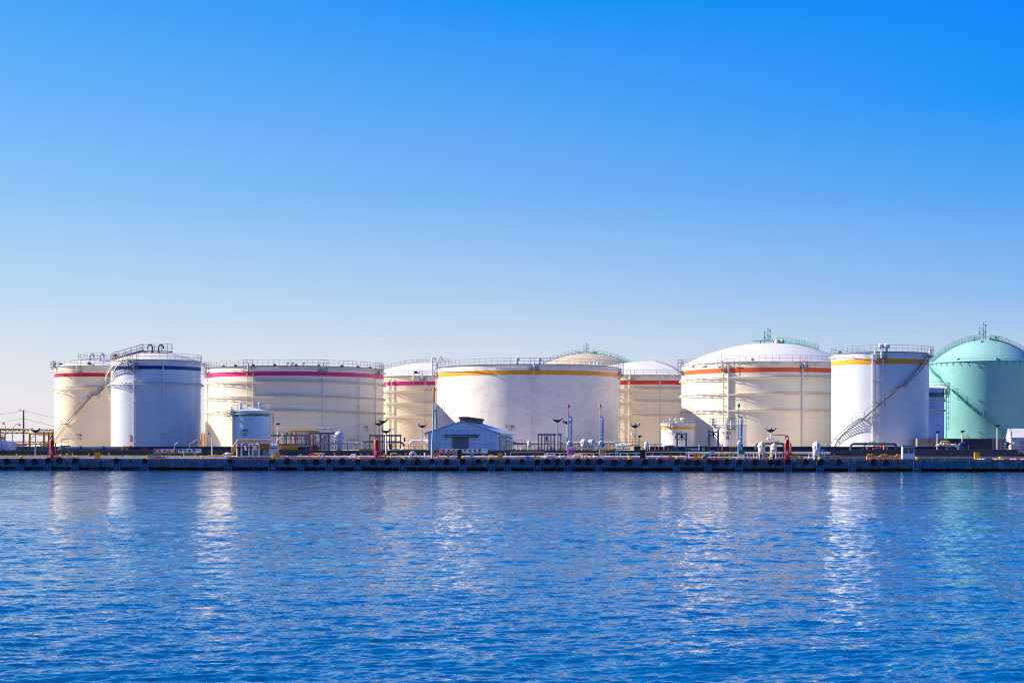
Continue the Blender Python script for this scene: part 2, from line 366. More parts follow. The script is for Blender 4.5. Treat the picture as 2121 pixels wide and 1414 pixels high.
    mb.quad((-6000, -600, -0.25), (6000, -600, -0.25), (6000, 300, -0.25), (-6000, 300, -0.25))
    o2 = struct('outer_water', mb, m)
make_water()
# ------------------------------------------------------------ storage tanks
ROOFW = tank_mat('roof_white', (0.78, 0.74, 0.68), dirt=(0.6, 0.55, 0.5), amount=0.25, seam=0.12, pw=3.0, ph=400)
class Tank:
    def __init__(t, label, a, b, Y, rim, m, zb=3.0, name='storage_tank', group='oil storage tanks in the yard'):
        ta, tb = math.atan((a - 1060.5) / F), math.atan((b - 1060.5) / F); tcn = (ta + tb) / 2
        D = Y / math.cos(tcn); t.R = D * math.sin((tb - ta) / 2); t.C = Vector((Y * math.tan(tcn), Y, 0))
        t.px = 1060.5 + F * math.tan(tcn); t.zb = zb; t.m = m
        t.zt = t.z(t.px, rim)
        t.root = thing(name, label, 'storage tank', (t.C.x, t.C.y, zb), group)
        t.shell()
    def phi(t, px, r=None):
        r = r or t.R; k = (px - 1060.5) / F; A = 1 + k * k; B = -2 * (k * t.C.x + t.C.y); Cc = t.C.x ** 2 + t.C.y ** 2 - r * r
        d = B * B - 4 * A * Cc; s = (-B - math.sqrt(max(d, 0))) / (2 * A)
        f = math.atan2(s - t.C.y, k * s - t.C.x); return f - 2 * math.pi if f > math.pi / 2 else f
    def z(t, px, py, r=None):
        r = r or t.R; f = t.phi(px, r); return EYE + (HZ - py) / F * (t.C.y + r * math.sin(f))
    def at(t, f, r, z): return Vector((t.C.x + r * math.cos(f), t.C.y + r * math.sin(f), z))
    def wall(t, name, r, z0, z1, m, n=160, f0=-math.pi, f1=math.pi):
        mb = MB(); mb.uv = []; vs = []; fs = []
        for z in (z0, z1):
            for j in range(n + 1):
                f = f0 + (f1 - f0) * j / n; vs.append(t.at(f, r, z)); mb.uv.append((f * t.R, z))
        for j in range(n): fs.append((j, j + 1, n + 1 + j + 1, n + 1 + j))
        mb.add(vs, fs); return build(name, mb, m, t.root)
    def shell(t): t.wall('shell', t.R, t.zb, t.zt, t.m)
    def stripe(t, p0, p1, m):
        z1, z0 = t.z(t.px, p0), t.z(t.px, p1); t.stz = (z0, z1); t.wall('stripe', t.R + 0.02, z0, z1, m)
    def dome(t, apex, m, r0=None, z0=None, n=120, rows=14, name='roof', power=2.0):
        r0 = r0 or t.R + 0.12; z0 = z0 if z0 is not None else t.zt + 0.03
        za = EYE + (HZ - apex) / F * t.C.y; t.za = za; t.dr = r0; t.dz = z0; t.pw = power
        mb = MB(); mb.uv = []; vs = []; fs = []
        for i in range(rows + 1):
            q = 1 - i / rows; z = z0 + (za - z0) * (1 - q ** power)
            for j in range(n + 1):
                f = -math.pi + 2 * math.pi * j / n; vs.append(t.at(f, max(r0 * q, 0.01), z)); mb.uv.append((f * t.R, q * r0 * 0.3))
        for i in range(rows):
            for j in range(n): fs.append((i * (n + 1) + j, i * (n + 1) + j + 1, (i + 1) * (n + 1) + j + 1, (i + 1) * (n + 1) + j))
        mb.add(vs, fs); return build(name, mb, m, t.root)
    def dome_z(t, q): return t.dz + (t.za - t.dz) * (1 - min(q, 1) ** t.pw)
    def ring(t, name, r0, r1, z, h, m, n=160):
        mb = MB(); prof = [(r0, z), (r1, z), (r1, z - h), (r0, z - h)]; vs = []; fs = []
        for rr_, zz in prof:
            for j in range(n): vs.append(t.at(2 * math.pi * j / n, rr_, zz))
        for i in range(4):
            for j in range(n): fs.append((i * n + j, i * n + (j + 1) % n, ((i + 1) % 4) * n + (j + 1) % n, ((i + 1) % 4) * n + j))
        mb.add(vs, fs); return build(name, mb, m, t.root)
    def curb(t, m=None): t.ring('curb', t.R - 0.1, t.R + 0.16, t.zt + 0.08, 0.12, m or GREYB)
    def rail(t, r=None, z=None, h=1.1, step=1.5, m=None, name='guard_rail', thick=0.033, f0=None, f1=None):
        r = r or t.R + 0.1; z = z if z is not None else t.zt + 0.08; mb = MB(); closed = f0 is None
        f0 = -math.pi if closed else f0; f1 = math.pi if closed else f1
        n = max(3, int((f1 - f0) * r / step)); k = max(n, int((f1 - f0) / R(3)))
        for j in range(n if closed else n + 1):
            f = f0 + (f1 - f0) * j / n; mb.cyl(t.at(f, r, z), t.at(f, r, z + h), thick, 5)
        for hh in (h, h * 0.52):
            mb.tube([t.at(f0 + (f1 - f0) * j / k, r, z + hh) for j in range(k if closed else k + 1)], thick * 0.85, 5, closed=closed)
        return build(name, mb, m or RAILM, t.root)
    def pipe_ring(t, py, m, off=0.55, r=0.06, br=9.0, name='spray_ring'):
        z = t.z(t.px, py); mb = MB()
        mb.tube([t.at(R(j * 3), t.R + off, z) for j in range(120)], r, 6, closed=True); f = -200.0
        while f < 20:
            mb.beam(t.at(R(f), t.R, z - 0.02), t.at(R(f), t.R + off + 0.12, z - 0.02), 0.07, 0.07); mb.beam(t.at(R(f), t.R, z - 0.42), t.at(R(f), t.R + off, z - 0.05), 0.05, 0.05); f += br
        build(name, mb, m, t.root)
    def girder(t, py, m, w=0.38):
        z = t.z(t.px, py); t.ring('wind_girder', t.R - 0.02, t.R + w, z, 0.10, m); 
        mb = MB(); mb.tube([t.at(R(j * 3), t.R + w + 0.09, z - 0.32) for j in range(120)], 0.05, 6, closed=True); f = -198.0
        while f < 18:
            mb.beam(t.at(R(f), t.R, z - 0.42), t.at(R(f), t.R + w + 0.15, z - 0.16), 0.06, 0.09); mb.beam(t.at(R(f + 1), t.R + w - .05, z - 0.1), t.at(R(f + 1), t.R + w + 0.1, z - 0.36), 0.08, 0.08); f += 6.5
        build('girder_pipe', mb, m, t.root)
    def pipe(t, px, top=None, r=0.11, m=None, off=0.28, bot=None, every=3.6):
        f = t.phi(px); z1 = top if top is not None else t.zt - 0.3; z0 = bot if bot is not None else t.zb
        mb = MB(); mb.cyl(t.at(f, t.R + off, z0), t.at(f, t.R + off, z1), r, 8)
        z = z0 + 1.2
        while z < z1 - 0.5:
            mb.beam(t.at(f, t.R, z), t.at(f, t.R + off + r + 0.05, z), 0.30, 0.12); z += every
        build('riser_pipe', mb, m or WHITE, t.root)
    def platform(t, px, w=1.7, dep=0.95, down=1.1, up=1.15, m=None, f=None):
        m = m or RAILM; f = t.phi(px) if f is None else f; h = w / 2 / t.R; z0 = t.zt - down; z1 = t.zt + up
        mb = MB(); a0, a1 = f - h, f + h
        mb.prism([t.at(a0, t.R + .05, z0), t.at(a1, t.R + .05, z0), t.at(a1, t.R + dep, z0), t.at(a0, t.R + dep, z0)], (0, 0, 0.14)); o = build('platform', mb, m, t.root)
        mb = MB()
        for aa in (a0, f, a1): mb.cyl(t.at(aa, t.R + dep, z0), t.at(aa, t.R + dep, z1), 0.035, 5)
        for aa in (a0, a1):
            mb.cyl(t.at(aa, t.R + .1, z0), t.at(aa, t.R + .1, z1), 0.035, 5); mb.cyl(t.at(aa, t.R + .05, z0 - .85), t.at(aa, t.R + dep * .95, z0), 0.05, 5)
        for zz in (z0 + .55, z0 + 1.1, z1 - .55, z1): mb.tube([t.at(a0, t.R + .1, zz), t.at(a0, t.R + dep, zz), t.at(a1, t.R + dep, zz), t.at(a1, t.R + .1, zz)], 0.03, 5)
        g = build('guard_rail', mb, m, t.root); g.parent = o
        mb = MB(); mb.lathe(t.at(f, t.R + .45, z0 + .14), [(.22, 0), (.22, .9), (.14, 1.15), (.14, 1.5)], 10); g = build('foam_chamber', mb, t.pm if hasattr(t, 'pm') else WHITE, t.root); g.parent = o
    def ladder(t, px, z0, z1, m=None, f=None, off=0.35, cage=False):
        m = m or RAILW; f = t.phi(px) if f is None else f; mb = MB(); h = .25 / t.R
        for s in (-h, h): mb.cyl(t.at(f + s, t.R + off, z0), t.at(f + s, t.R + off, z1), 0.035, 5)
        z = z0
        while z < z1: mb.cyl(t.at(f - h, t.R + off, z), t.at(f + h, t.R + off, z), 0.02, 4); z += 0.5
        if cage:
            z = z0 + 2
            while z < z1: mb.tube([t.at(f + math.cos(q) * h * 1.6, t.R + off + .7 * math.sin(q), z) for q in [math.pi * i / 6 for i in range(7)]], 0.025, 4); z += 1.0
            for q in (.6, 1.57, 2.5): mb.cyl(t.at(f + math.cos(q) * h * 1.6, t.R + off + .7 * math.sin(q), z0 + 2), t.at(f + math.cos(q) * h * 1.6, t.R + off + .7 * math.sin(q), z1), 0.02, 4)
        return build('ladder', mb, m, t.root)
    def stair(t, pts, m, mt=None, w=0.85, rise=0.24, land=(), rm=None):
        """treads winding round the shell through (angle, height) points"""
        path = []
        for (fa, za), (fb, zb_) in zip(pts, pts[1:]):
            k = max(1, int(abs(zb_ - za) / rise))
            if abs(zb_ - za) < 0.05: k = max(2, int(abs(fb - fa) * t.R / 0.3))
            path += [(fa + (fb - fa) * i / k, za + (zb_ - za) * i / k) for i in range(k)]
        path.append(pts[-1]); r0, r1 = t.R + 0.10, t.R + 0.10 + w
        tr = MB()
        for i, (f, z) in enumerate(path):
            h = 0.13 / t.R
            tr.prism([t.at(f - h, r0, z), t.at(f + h, r0, z), t.at(f + h, r1, z), t.at(f - h, r1, z)], (0, 0, 0.05))
        s = build('spiral_stair', tr, mt or m, t.root)
        for rr_ in (r0, r1):
            mb = MB(); lo = [t.at(f, rr_, z - .10) for f, z in path]; hi = [t.at(f, rr_, z + .12) for f, z in path]; n = len(path)
            d = 0.05; lo2 = [t.at(f, rr_ + d, z - .10) for f, z in path]; hi2 = [t.at(f, rr_ + d, z + .12) for f, z in path]
            vs = lo + hi + hi2 + lo2; fs = []
            for q in range(4):
                a, b = q * n, ((q + 1) % 4) * n
                for i in range(n - 1): fs.append((a + i, a + i + 1, b + i + 1, b + i))
            mb.add(vs, fs)
            for i in (range(8, n - 4, 14) if rr_ == r0 else ()):
                f, z = path[i]; mb.beam(t.at(f, t.R, z - .9), t.at(f, r1, z - .15), 0.07, 0.07); mb.beam(t.at(f, t.R, z - .15), t.at(f, r1, z - .15), 0.07, 0.07)
            g = build('stringer', mb, m, t.root); g.parent = s
        mb = MB()
        for i in range(0, len(path), 6): f, z = path[i]; mb.cyl(t.at(f, r1 + .03, z), t.at(f, r1 + .03, z + 1.05), 0.035, 5)
        for hh in (1.05, 0.55): mb.tube([t.at(f, r1 + .03, z + hh) for f, z in path], 0.032, 5)
        g = build('handrail', mb, rm or m, t.root); g.parent = s
        return s
    def text(t, txt, px, py, size, m=None, spacing=1.05, name='lettering', sx=1.0, dr=0.035):
        f = t.phi(px); z = t.z(px, py); vs, fs = text_mesh(txt, size, spacing); mb = MB()
        mb.add([t.at(f + v[0] * sx / t.R, t.R + dr, z + v[1]) for v in vs], fs); return build(name, mb, m or BLACK, t.root, smooth=False)
    def patch(t, px, py, w, h, m, name='notice_panel', dr=0.02):
        f = t.phi(px); z = t.z(px, py); n = 4; mb = MB()
        vs = [t.at(f + (i / n - .5) * w / t.R, t.R + dr, z + s * h / 2) for s in (-1, 1) for i in range(n + 1)]
        mb.add(vs, [(i, i + 1, n + 2 + i, n + 1 + i) for i in range(n)]); return build(name, mb, m, t.root)
    def gooseneck(t, fx, q, m, r=0.16, h=1.0, turn=1):
        """roof vent bent over like a cane, standing on the dome at polar spot (angle, share of radius)"""
        p = t.at(fx, t.dr * q, t.dome_z(q)); mb = MB(); rad = 0.42; pts = [p, p + UZ * h]
        for i in range(1, 9): a = math.pi * i / 8; pts.append(p + UZ * (h + rad * math.sin(a)) + Vector((turn * rad * (1 - math.cos(a)), 0, 0)))
        pts.append(pts[-1] - UZ * 0.3); mb.tube(pts, r, 10); mb.lathe(p, [(r * 1.9, -0.2), (r * 1.9, 0.18)], 12); return build('gooseneck_vent', mb, m, t.root)
    def vent(t, f, q, m, s=1.0, z=None):
        p = t.at(f, t.R * q, z if z is not None else t.dome_z(q)); mb = MB()
        mb.lathe(p, [(.18 * s, 0), (.18 * s, .5 * s), (.42 * s, .55 * s), (.46 * s, .75 * s), (.40 * s, .98 * s), (.2 * s, 1.12 * s), (.02, 1.18 * s)], 14); return build('roof_vent', mb, m, t.root)
    def hatch(t, f, q, m, s=1.0, z=None):
        p = t.at(f, t.R * q, z if z is not None else t.dome_z(q)); mb = MB()
        pr = [(.05, 0), (.5, 0), (.5, .25), (.46, .42), (.34, .55), (.02, .62)]; mb.lathe(p, [(a * s, b * s) for a, b in pr], 14); return build('roof_hatch', mb, m, t.root)

CR = (0.92, 0.77, 0.52); CR2 = (0.89, 0.79, 0.60); WH = (0.80, 0.79, 0.77)
def P_(name, c, am=0.12): return tank_mat(name, c, dirt=tuple(v * .55 for v in c), amount=am, seam=0.1)
LN = math.pi / 2

# --- red striped cream tank, far left
t = Tank('tall cream tank with dark red stripe and diagonal stair, marked T-201', 112, 290, 338, 758, tank_mat('cream_shell_red_stripe', CR, amount=.12))
t.pm = CREAM; t.stripe(772, 779.6, P_('stripe_red', (0.55, 0.004, 0.035))); t.dome(745.5, ROOFW); t.curb(GREYL); t.rail(step=1.75)
t.girder(800, CREAM, .35); t.pipe_ring(767, CREAM, .75, br=18); t.pipe_ring(805.5, CREAM, .75, br=18)
t.platform(162, w=1.7, down=1.6); t.platform(115.5, w=.9, down=.2)
t.ring('crown_walk', 3.2, 3.9, t.dome_z(.40) + .3, .1, GREYL); t.rail(r=3.9, z=t.dome_z(.4) + .3, h=1.2, step=1.4, name='crown_rail')
t.gooseneck(R(-110), .30, CREAM, r=.2, h=.85); t.gooseneck(R(-60), .22, CREAM, r=.2, h=.85); t.hatch(R(-160), .85, DARK, .8); t.hatch(R(-88), .88, GREYB, .9); t.hatch(R(-30), .8, DARK, 1.0)
t.stair([(t.phi(112.6), t.zb + .2), (t.phi(114), 4.8), (t.phi(124), t.z(124, 897)), (t.phi(137), t.z(137, 878.5)), (t.phi(142), t.z(142, 878.5)), (t.phi(193), t.z(193, 818)), (t.phi(201), t.z(201, 818)), (t.phi(222), t.z(222, 796)), (t.phi(262), t.zt)], GREYB, CREAM)
t.text('T-201', 164, 901.5, .78, sx=.68); t.text('軽油', 165, 908.3, .36, spacing=1.1)
tank201 = t

# --- blue striped white tank
t = Tank('tall white tank with navy blue stripe and black gooseneck vents on its roof', 229.5, 416.5, 285, 745, tank_mat('white_shell_blue_stripe', (0.72, 0.745, 0.765), amount=.10, rough=.28))
t.stripe(757, 764.4, P_('stripe_navy', (0.010, 0.012, 0.22))); t.dome(729.5, ROOFW); t.curb(YEL); t.rail(step=1.32)
t.girder(790.8, WHITE, .28); t.pipe_ring(749.5, WHITE, .62, br=20); t.pipe_ring(795, WHITE, .62, br=20)
t.pipe(279, r=.15); t.pipe(337.5, r=.11)
t.platform(279, w=1.6, down=1.5); t.platform(268, w=1.4, down=1.2)
zc = t.dome_z(.34)
t.ring('crown_walk', 2.1, 2.9, zc + .35, .1, GREYB); t.rail(r=2.9, z=zc + .35, h=1.25, step=1.2, name='crown_rail')
mb = MB(); a, b_ = t.at(R(-150), t.R, t.zt + .3), t.at(R(-130), 2.8, zc + .4)
for s in (-.35, .35):
    o_ = Vector((0, s, 0)); mb.beam(a + o_, b_ + o_, .12, .3)
    for h in (.55, 1.1): mb.cyl(a + o_ + UZ * h, b_ + o_ + UZ * h, .03, 5)
    for k in range(6): p = a.lerp(b_, k / 5) + o_; mb.cyl(p, p + UZ * 1.1, .03, 5)
for k in range(16): p = a.lerp(b_, (k + .5) / 16); mb.box(p, (.28, .7, .05), 0)
build('roof_stair', mb, RAILM, t.root)
t.gooseneck(R(-100), .22, DARK, r=.13, h=.9, turn=-1); t.gooseneck(R(-60), .17, DARK, r=.13, h=.9, turn=1)
t.hatch(R(-155), .93, DARK, .9); t.vent(R(-160), .9, DARK, .9)
fl = lambda d: R(d)
t.stair([(fl(-262), 5.0), (fl(-215), 9.9), (fl(-196), 11.9), (fl(-190), 11.9), (fl(-167), 14.4), (fl(-148), 16.5), (fl(-124), t.zt - .1)], CREAM, CREAM)
t.text('T-202', 272.5, 903, .46, spacing=1.0, sx=.8)
for w_, dx, mm in ((.45, 0, RED), (.12, -3.5, PALEB), (.12, 3.2, GREYB)): t.patch(272.5 + dx, 909, w_, .85, mm)
t.text('火\n気\n厳\n禁', 272.5, 909, .17, m=WHITE, name='warning_letters', dr=.04)
tank202 = t

# --- pink striped wide tank
t = Tank('wide cream tank with crimson pink stripe and three girders, marked T-101', 424, 794.5, 318, 757.8, tank_mat('cream_shell_pink_stripe', CR2, amount=.14))
t.pm = CREAM; t.stripe(769, 777.8, P_('stripe_pink', (0.76, 0.012, 0.18))); t.curb(STEELPIPE); t.rail(step=1.05)
for y in (789, 819.5, 850.2): t.girder(y, CREAM)
t.pipe_ring(763.5, WHITE, .45, br=7); t.dome(757.2, ROOFW, r0=t.R - .15, z0=t.zt - .5, name='floating_roof')
for p in (431, 517, 668, 781): t.platform(p, w=1.5)
for p, r_ in ((432.5, .1), (513.5, .08), (525.5, .13), (668.5, .12), (742, .1), (776, .1)): t.pipe(p, r=r_, m=CREAM if p < 530 else WHITE, top=t.zt - (1.9 if p > 530 else 1.2))
t.ladder(436, t.zb, t.zt - 1.1, CREAM)
for p in (457, 483, 521, 567, 613, 662, 711, 746, 772): t.hatch(t.phi(p), .965, DARK, .72, z=t.zt)
for p in (592, 604, 631): t.vent(t.phi(p), .86, CREAM, .9, z=t.zt - .1)
t.text('T-101', 758, 885, .78, spacing=1.1, sx=.62); t.text('保税', 760.5, 892, .32)
tank101 = t

# --- rear pink striped tank
t = Tank('domed cream tank with pink stripe standing behind, seen between T-101 and T-102', 748, 1046, 385, 778.6, tank_mat('cream_shell_rear_pink', CR, amount=.16))
t.pm = CREAM; t.stripe(789.6, 797.4, P_('stripe_magenta', (0.70, 0.010, 0.17))); t.dome(751.5, ROOFW); t.curb(); t.rail(step=1.5)
for y in (808, 833, 860.5): t.girder(y, CREAM, .36)
for p in (803, 812, 881): t.pipe(p, r=.1, m=CREAM)
t.platform(876, w=1.5); t.platform(858, w=.1, dep=.3)
t.rail(r=4.0, z=t.dome_z(.23), h=1.1, step=1.5, name='crown_rail'); t.gooseneck(R(-92), .2, CREAM, r=.17, h=.8); t.gooseneck(R(-60), .16, CREAM, r=.17, h=.9); t.hatch(t.phi(857), .9, DARK, .9)
mb = MB()
for hh in (.5, 1.0): mb.tube([t.at(R(-168), t.dr * q, t.dome_z(q) + hh) for q in [1 - .06 * i for i in range(14)]], .035, 5)
for i in range(14): q = 1 - .06 * i; p = t.at(R(-168), t.dr * q, t.dome_z(q)); mb.cyl(p, p + UZ, .03, 4)
build('roof_walkway_rail', mb, RAILM, t.root)

# --- patched white tank with amber stripe
t = Tank('wide white tank with amber stripe and patchy repainted shell, marked T-102', 905, 1281.5, 317, 754.3, tank_mat('patched_shell', (0.88, 0.83, 0.75), amount=.14, patch=.36, seam=.08, pw=6.0, ph=1.9))
t.stripe(766.2, 775.2, tank_mat('stripe_amber', (0.86, 0.36, 0.012), dirt=(0.55, 0.16, 0.01), amount=.5, seam=.05)); t.curb(STEELPIPE); t.rail(step=1.25)
t.pipe_ring(760.5, WHITE, .55, br=7.5); t.dome(753.8, ROOFW, r0=t.R - .15, z0=t.zt - .5, name='floating_roof')
t.platform(906, w=1.4, down=1.5); t.platform(1106, w=1.9); t.platform(1280.8, w=1.0, down=1.3); t.pipe(1104.5, r=.12, top=t.zt - 1); t.pipe(907, r=.18, m=CREAM); t.pipe(1281, r=.08)
for p in (1071, 1118.5): t.vent(t.phi(p), .97, WHITE, 1.1, z=t.zt + .05); t.hatch(t.phi(p - 1), .98, DARK, .4, z=t.zt)
for p in (1234, 1243, 1250): t.vent(t.phi(p), .93, PALEB, .7, z=t.zt)
t.text('T-102', 1056.5, 883.5, .78, spacing=1.05, sx=.95); t.text('保 税', 1057, 889.8, .34, sx=1.1)
tank102 = t

# --- brown domed tank far behind
BROWN = tank_mat('rusty_dome', (0.68, 0.55, 0.36), dirt=(0.38, 0.24, 0.13), amount=.55, seam=.25, pw=2.0, ph=400)
t = Tank('rusty tan dome with green roof mast rising behind the amber striped tank', 1103, 1327, 430, 762, tank_mat('tan_shell', (0.5, 0.36, 0.26)))
t.dome(733, BROWN, rows=20); t.curb(GRN); t.rail(m=GRN)
def dome_stair(t, f, m, q0=1.0, q1=.12, w=.8):
    mb = MB(); k = 40; qs = [q0 + (q1 - q0) * i / k for i in range(k + 1)]
    side = Vector((-math.sin(f), math.cos(f), 0)) * w / 2
    for s in (-1, 1):
        mb.tube([t.at(f, t.dr * q, t.dome_z(q) + .25) + side * s for q in qs], .06, 5)
        for hh in (.65, 1.1): mb.tube([t.at(f, t.dr * q, t.dome_z(q) + hh) + side * s for q in qs], .026, 5)
        for q in qs[::3]: p = t.at(f, t.dr * q, t.dome_z(q)) + side * s; mb.cyl(p, p + UZ * 1.1, .026, 4)
    for q in qs: mb.box(t.at(f, t.dr * q, t.dome_z(q) + .3), (.22, w, .06), f)
    return build('dome_stair', mb, m, t.root)
def mast(t, m, s=1.0):
    top = Vector((t.C.x, t.C.y, t.za)); mb = MB()
    for dx, h in ((-.9, 2.6), (0, 3.4), (.55, 3.0)):
        p = top + Vector((dx, 0, 0)) * s; mb.cyl(p - UZ * .3, p + UZ * h * s, .08 * s, 8); mb.lathe(p + UZ * h * s, [(.08, 0), (.19 * s, .1), (.16 * s, .3 * s), (.05, .5 * s)], 8); mb.lathe(p + UZ * h * .55 * s, [(.17 * s, 0), (.17 * s, .2)], 8)
    for a_, b2 in (((-.9, 0), (0, 1.7)), ((0, .6), (-.9, 1.8)), ((0, 1.0), (.55, 2.2)), ((.55, 0.3), (0, 1.6)), ((-1.4, 0), (-.1, 2.8))): mb.beam(top + Vector((a_[0], 0, a_[1])) * s, top + Vector((b2[0], 0, b2[1])) * s, .06 * s)
    o = build('roof_mast', mb, m, t.root)
    mb = MB()
    for dx, dy, h in ((1.5, 0, .8), (2.1, .3, .6), (2.7, -.2, 1.0), (3.3, .1, .8), (-1.9, .1, .9)):
        p = top + Vector((dx, dy, -.25)) * s; mb.lathe(p, [(.15 * s, 0), (.15 * s, h * s * .6), (.24 * s, h * s * .65), (.22 * s, h * s), (.05, h * s * 1.1)], 8)
    mb.tube([top + Vector((3.8 * math.cos(a) , 1.9 * math.sin(a), .7)) * s for a in [R(10 * i) for i in range(36)]], .04, 4, closed=True)
    o2 = build('valve_cluster', mb, m, t.root)
dome_stair(t, R(-22), GRN); dome_stair(t, R(-172), GREYB, w=.6); mast(t, GRN, .78)

# --- red striped rear tank
t = Tank('domed cream tank with scarlet stripe standing behind, right of T-102', 1187, 1487, 385, 776.6, tank_mat('cream_shell_scarlet', CR, amount=.18, seam=.28, pw=7.5))
t.pm = CREAM; t.stripe(787.4, 795.5, P_('stripe_scarlet', (0.80, 0.035, 0.012))); t.dome(749, ROOFW); t.curb(); t.rail(step=1.5)
for y in (804, 830, 859.8): t.girder(y, CREAM, .36)
t.platform(1307, w=1.8); t.pipe(1304, r=.13, m=CREAM); t.pipe(1366.5, r=.11, m=CREAM); t.pipe(1283.5, r=.06, m=CREAM)
dome_stair(t, R(-66), GREYL, q0=1, q1=.1, w=.5)
for p in (1320, 1349, 1382, 1405): t.patch(p, 781.6, 1.3, .5, CREAM, name='overflow_box', dr=.25)

# --- orange striped wide tank
t = Tank('wide domed cream tank with orange stripe, behind the small tank T-301', 1411.5, 1773, 317, 748.8, tank_mat('cream_shell_orange', (0.92, 0.80, 0.59), amount=.10, pw=9.0))
t.pm = CREAM; t.stripe(760.8, 770, P_('stripe_orange', (0.90, 0.115, 0.008))); t.dome(711, ROOFW, rows=20); t.curb(GREYL); t.rail(step=1.25)
for y in (779.5, 813.5, 847.8): t.girder(y, CREAM)
for p in (1414.5, 1499, 1665): t.platform(p, w=1.5, down=1.3)
t.pipe(1415, r=.12, m=CREAM); t.pipe(1500.5, r=.09, m=CREAM, off=.45); t.pipe(1510, r=.2, m=CREAM); t.pipe(1661, r=.14); t.ladder(1503.5, t.zb, t.zt - 1, CREAM)
for p in (1434, 1457, 1489, 1523, 1564.5, 1607, 1652, 1692): t.patch(p, t_y := 754.2 + abs(p - 1592) / 60, 1.25, .45, CREAM, name='overflow_box', dr=.3)
mast(t, GRN, .78); dome_stair(t, R(-35), GRN, q0=.62, q1=.1, w=.5)
for dx in (1.6, 2.6): 
    mb = MB(); mb.lathe(Vector((t.C.x + dx, t.C.y - 1.2, t.za - .2)), [(.05, 0), (.5, .1), (.55, .5), (.4, .85), (.02, 1.0)], 12); build('roof_vent', mb, CREAM, t.root)
t.hatch(t.phi(1557), .96, DARK, .5)
tank_or = t

# --- tall white tank with amber stripe and long stair
t = Tank('tall narrow white tank with amber stripe and long blue-grey diagonal stair', 1722, 1924.5, 283, 728.8, tank_mat('white_shell_amber', (0.70, 0.74, 0.78), amount=.07, rough=.28, seam=.03))
t.stripe(742.6, 753.4, P_('stripe_gold', (0.86, 0.38, 0.012))); t.curb(GREYB); t.rail(step=1.08); t.dome(727.5, ROOFW, z0=t.zt - .2, r0=t.R - .1)
t.pipe_ring(734.5, WHITE, .5, br=16)
t.pipe(1808.5, r=.17, off=.45); t.pipe(1813, r=.15, top=t.zt + .3); t.pipe(1829, r=.12)
t.platform(1826, w=1.5, down=1.2); t.platform(1921, w=1.0, down=.6)
for p in (1824, 1836.5): t.vent(t.phi(p), .99, WHITE, 1.15, z=t.zt + .1)
t.hatch(t.phi(1737), .97, DARK, .6, z=t.zt + .1)
pts = [(t.phi(1726), t.zb), (t.phi(1737), t.z(1737, 910)), (t.phi(1752), t.z(1752, 894)), (t.phi(1768), t.z(1768, 879.5)), (t.phi(1784), t.z(1784, 867)), (t.phi(1791), t.z(1791, 867)), (t.phi(1862), t.z(1862, 799.5)), (t.phi(1868), t.z(1868, 799.5)),
       (t.phi(1893), t.z(1893, 773)), (t.phi(1909), t.z(1909, 752)), (t.phi(1918.5), t.zt - .2)]
t.stair(pts, GREYB, CREAM, rm=GREYB)
mb = MB(); f = t.phi(1817)
mb.tube([t.at(f, t.R + .4, t.z(1817, z_)) if i not in (1, 2) else t.at(t.phi(1824), t.R + .4, t.z(1817, z_)) for i, z_ in enumerate((843, 845, 857, 858.5))], .09, 6); build('looped_pipe', mb, WHITE, t.root)
tankR = t

# --- dark green striped tank behind, on the plinth
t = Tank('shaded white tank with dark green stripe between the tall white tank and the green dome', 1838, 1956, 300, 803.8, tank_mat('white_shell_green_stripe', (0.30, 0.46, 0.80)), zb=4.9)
t.stripe(812, 821.4, P_('stripe_green', (0.008, 0.12, 0.07))); t.curb(); t.rail(m=RAILW); t.girder(826, WHITE, .2); t.girder(846.5, WHITE, .2); t.dome(800, ROOFW)
t.ladder(1955.5, t.zb, t.zt, GREYB, cage=True, off=.4); t.platform(1955.5, w=1.2)

# --- big green domed tanks
GREEN1 = tank_mat('sea_green_shell', (0.22, 0.52, 0.48), dirt=(0.16, 0.46, 0.40), amount=.25, seam=.06, pw=5, ph=2.4)
GREEND = tank_mat('sea_green_dome', (0.30, 0.56, 0.51), dirt=(0.2, 0.5, 0.42), amount=.15, seam=.18, pw=1.8, ph=400)
GSTEEL = mat('sea_green_steel', (0.10, 0.42, 0.33), .45, var=.15)
t = Tank('large sea-green domed tank with a green stair running down to the right', 1924, 2151, 330, 747.5, GREEN1, zb=5.0)
t.pm = GSTEEL; t.dome(704.5, GREEND, rows=20); t.curb(GSTEEL); t.rail(r=t.R - .4, m=GSTEEL, h=.9, step=2.2, thick=.025)
mb = MB()
for j in range(44):
    f = 2 * math.pi * j / 44; mb.beam(t.at(f, t.R + .03, t.zt), t.at(f, t.R + .22, t.zt - .65), .1, .1)
build('rim_bracket', mb, GSTEEL, t.root)
dome_stair(t, R(-176), GSTEEL, w=.7); dome_stair(t, R(-8), GSTEEL, w=1.1); mast(t, GSTEEL, .95)
t.stair([(t.phi(1926), t.zt - .3), (t.phi(1943), t.z(1943, 777)), (t.phi(1969), t.z(1969, 807)), (t.phi(1974), t.z(1974, 807)), (t.phi(2030), t.z(2030, 862)), (t.phi(2037), t.z(2037, 863)), (t.phi(2084), t.z(2084, 908))][::-1], GSTEEL, GSTEEL, w=.75)
for px_, py_ in ((2027, 758), (2028, 829), (2028, 895)): 
    mb = MB(); p = t.at(t.phi(px_), t.R, t.z(px_, py_)); mb.lathe(p, [(.16, -.02), (.16, .5), (.24, .5), (.24, .6)], 10, axis=(p - t.C) * Vector((1, 1, 0)) if False else (math.cos(t.phi(px_)), math.sin(t.phi(px_)), 0)); build('nozzle', mb, GSTEEL, t.root)
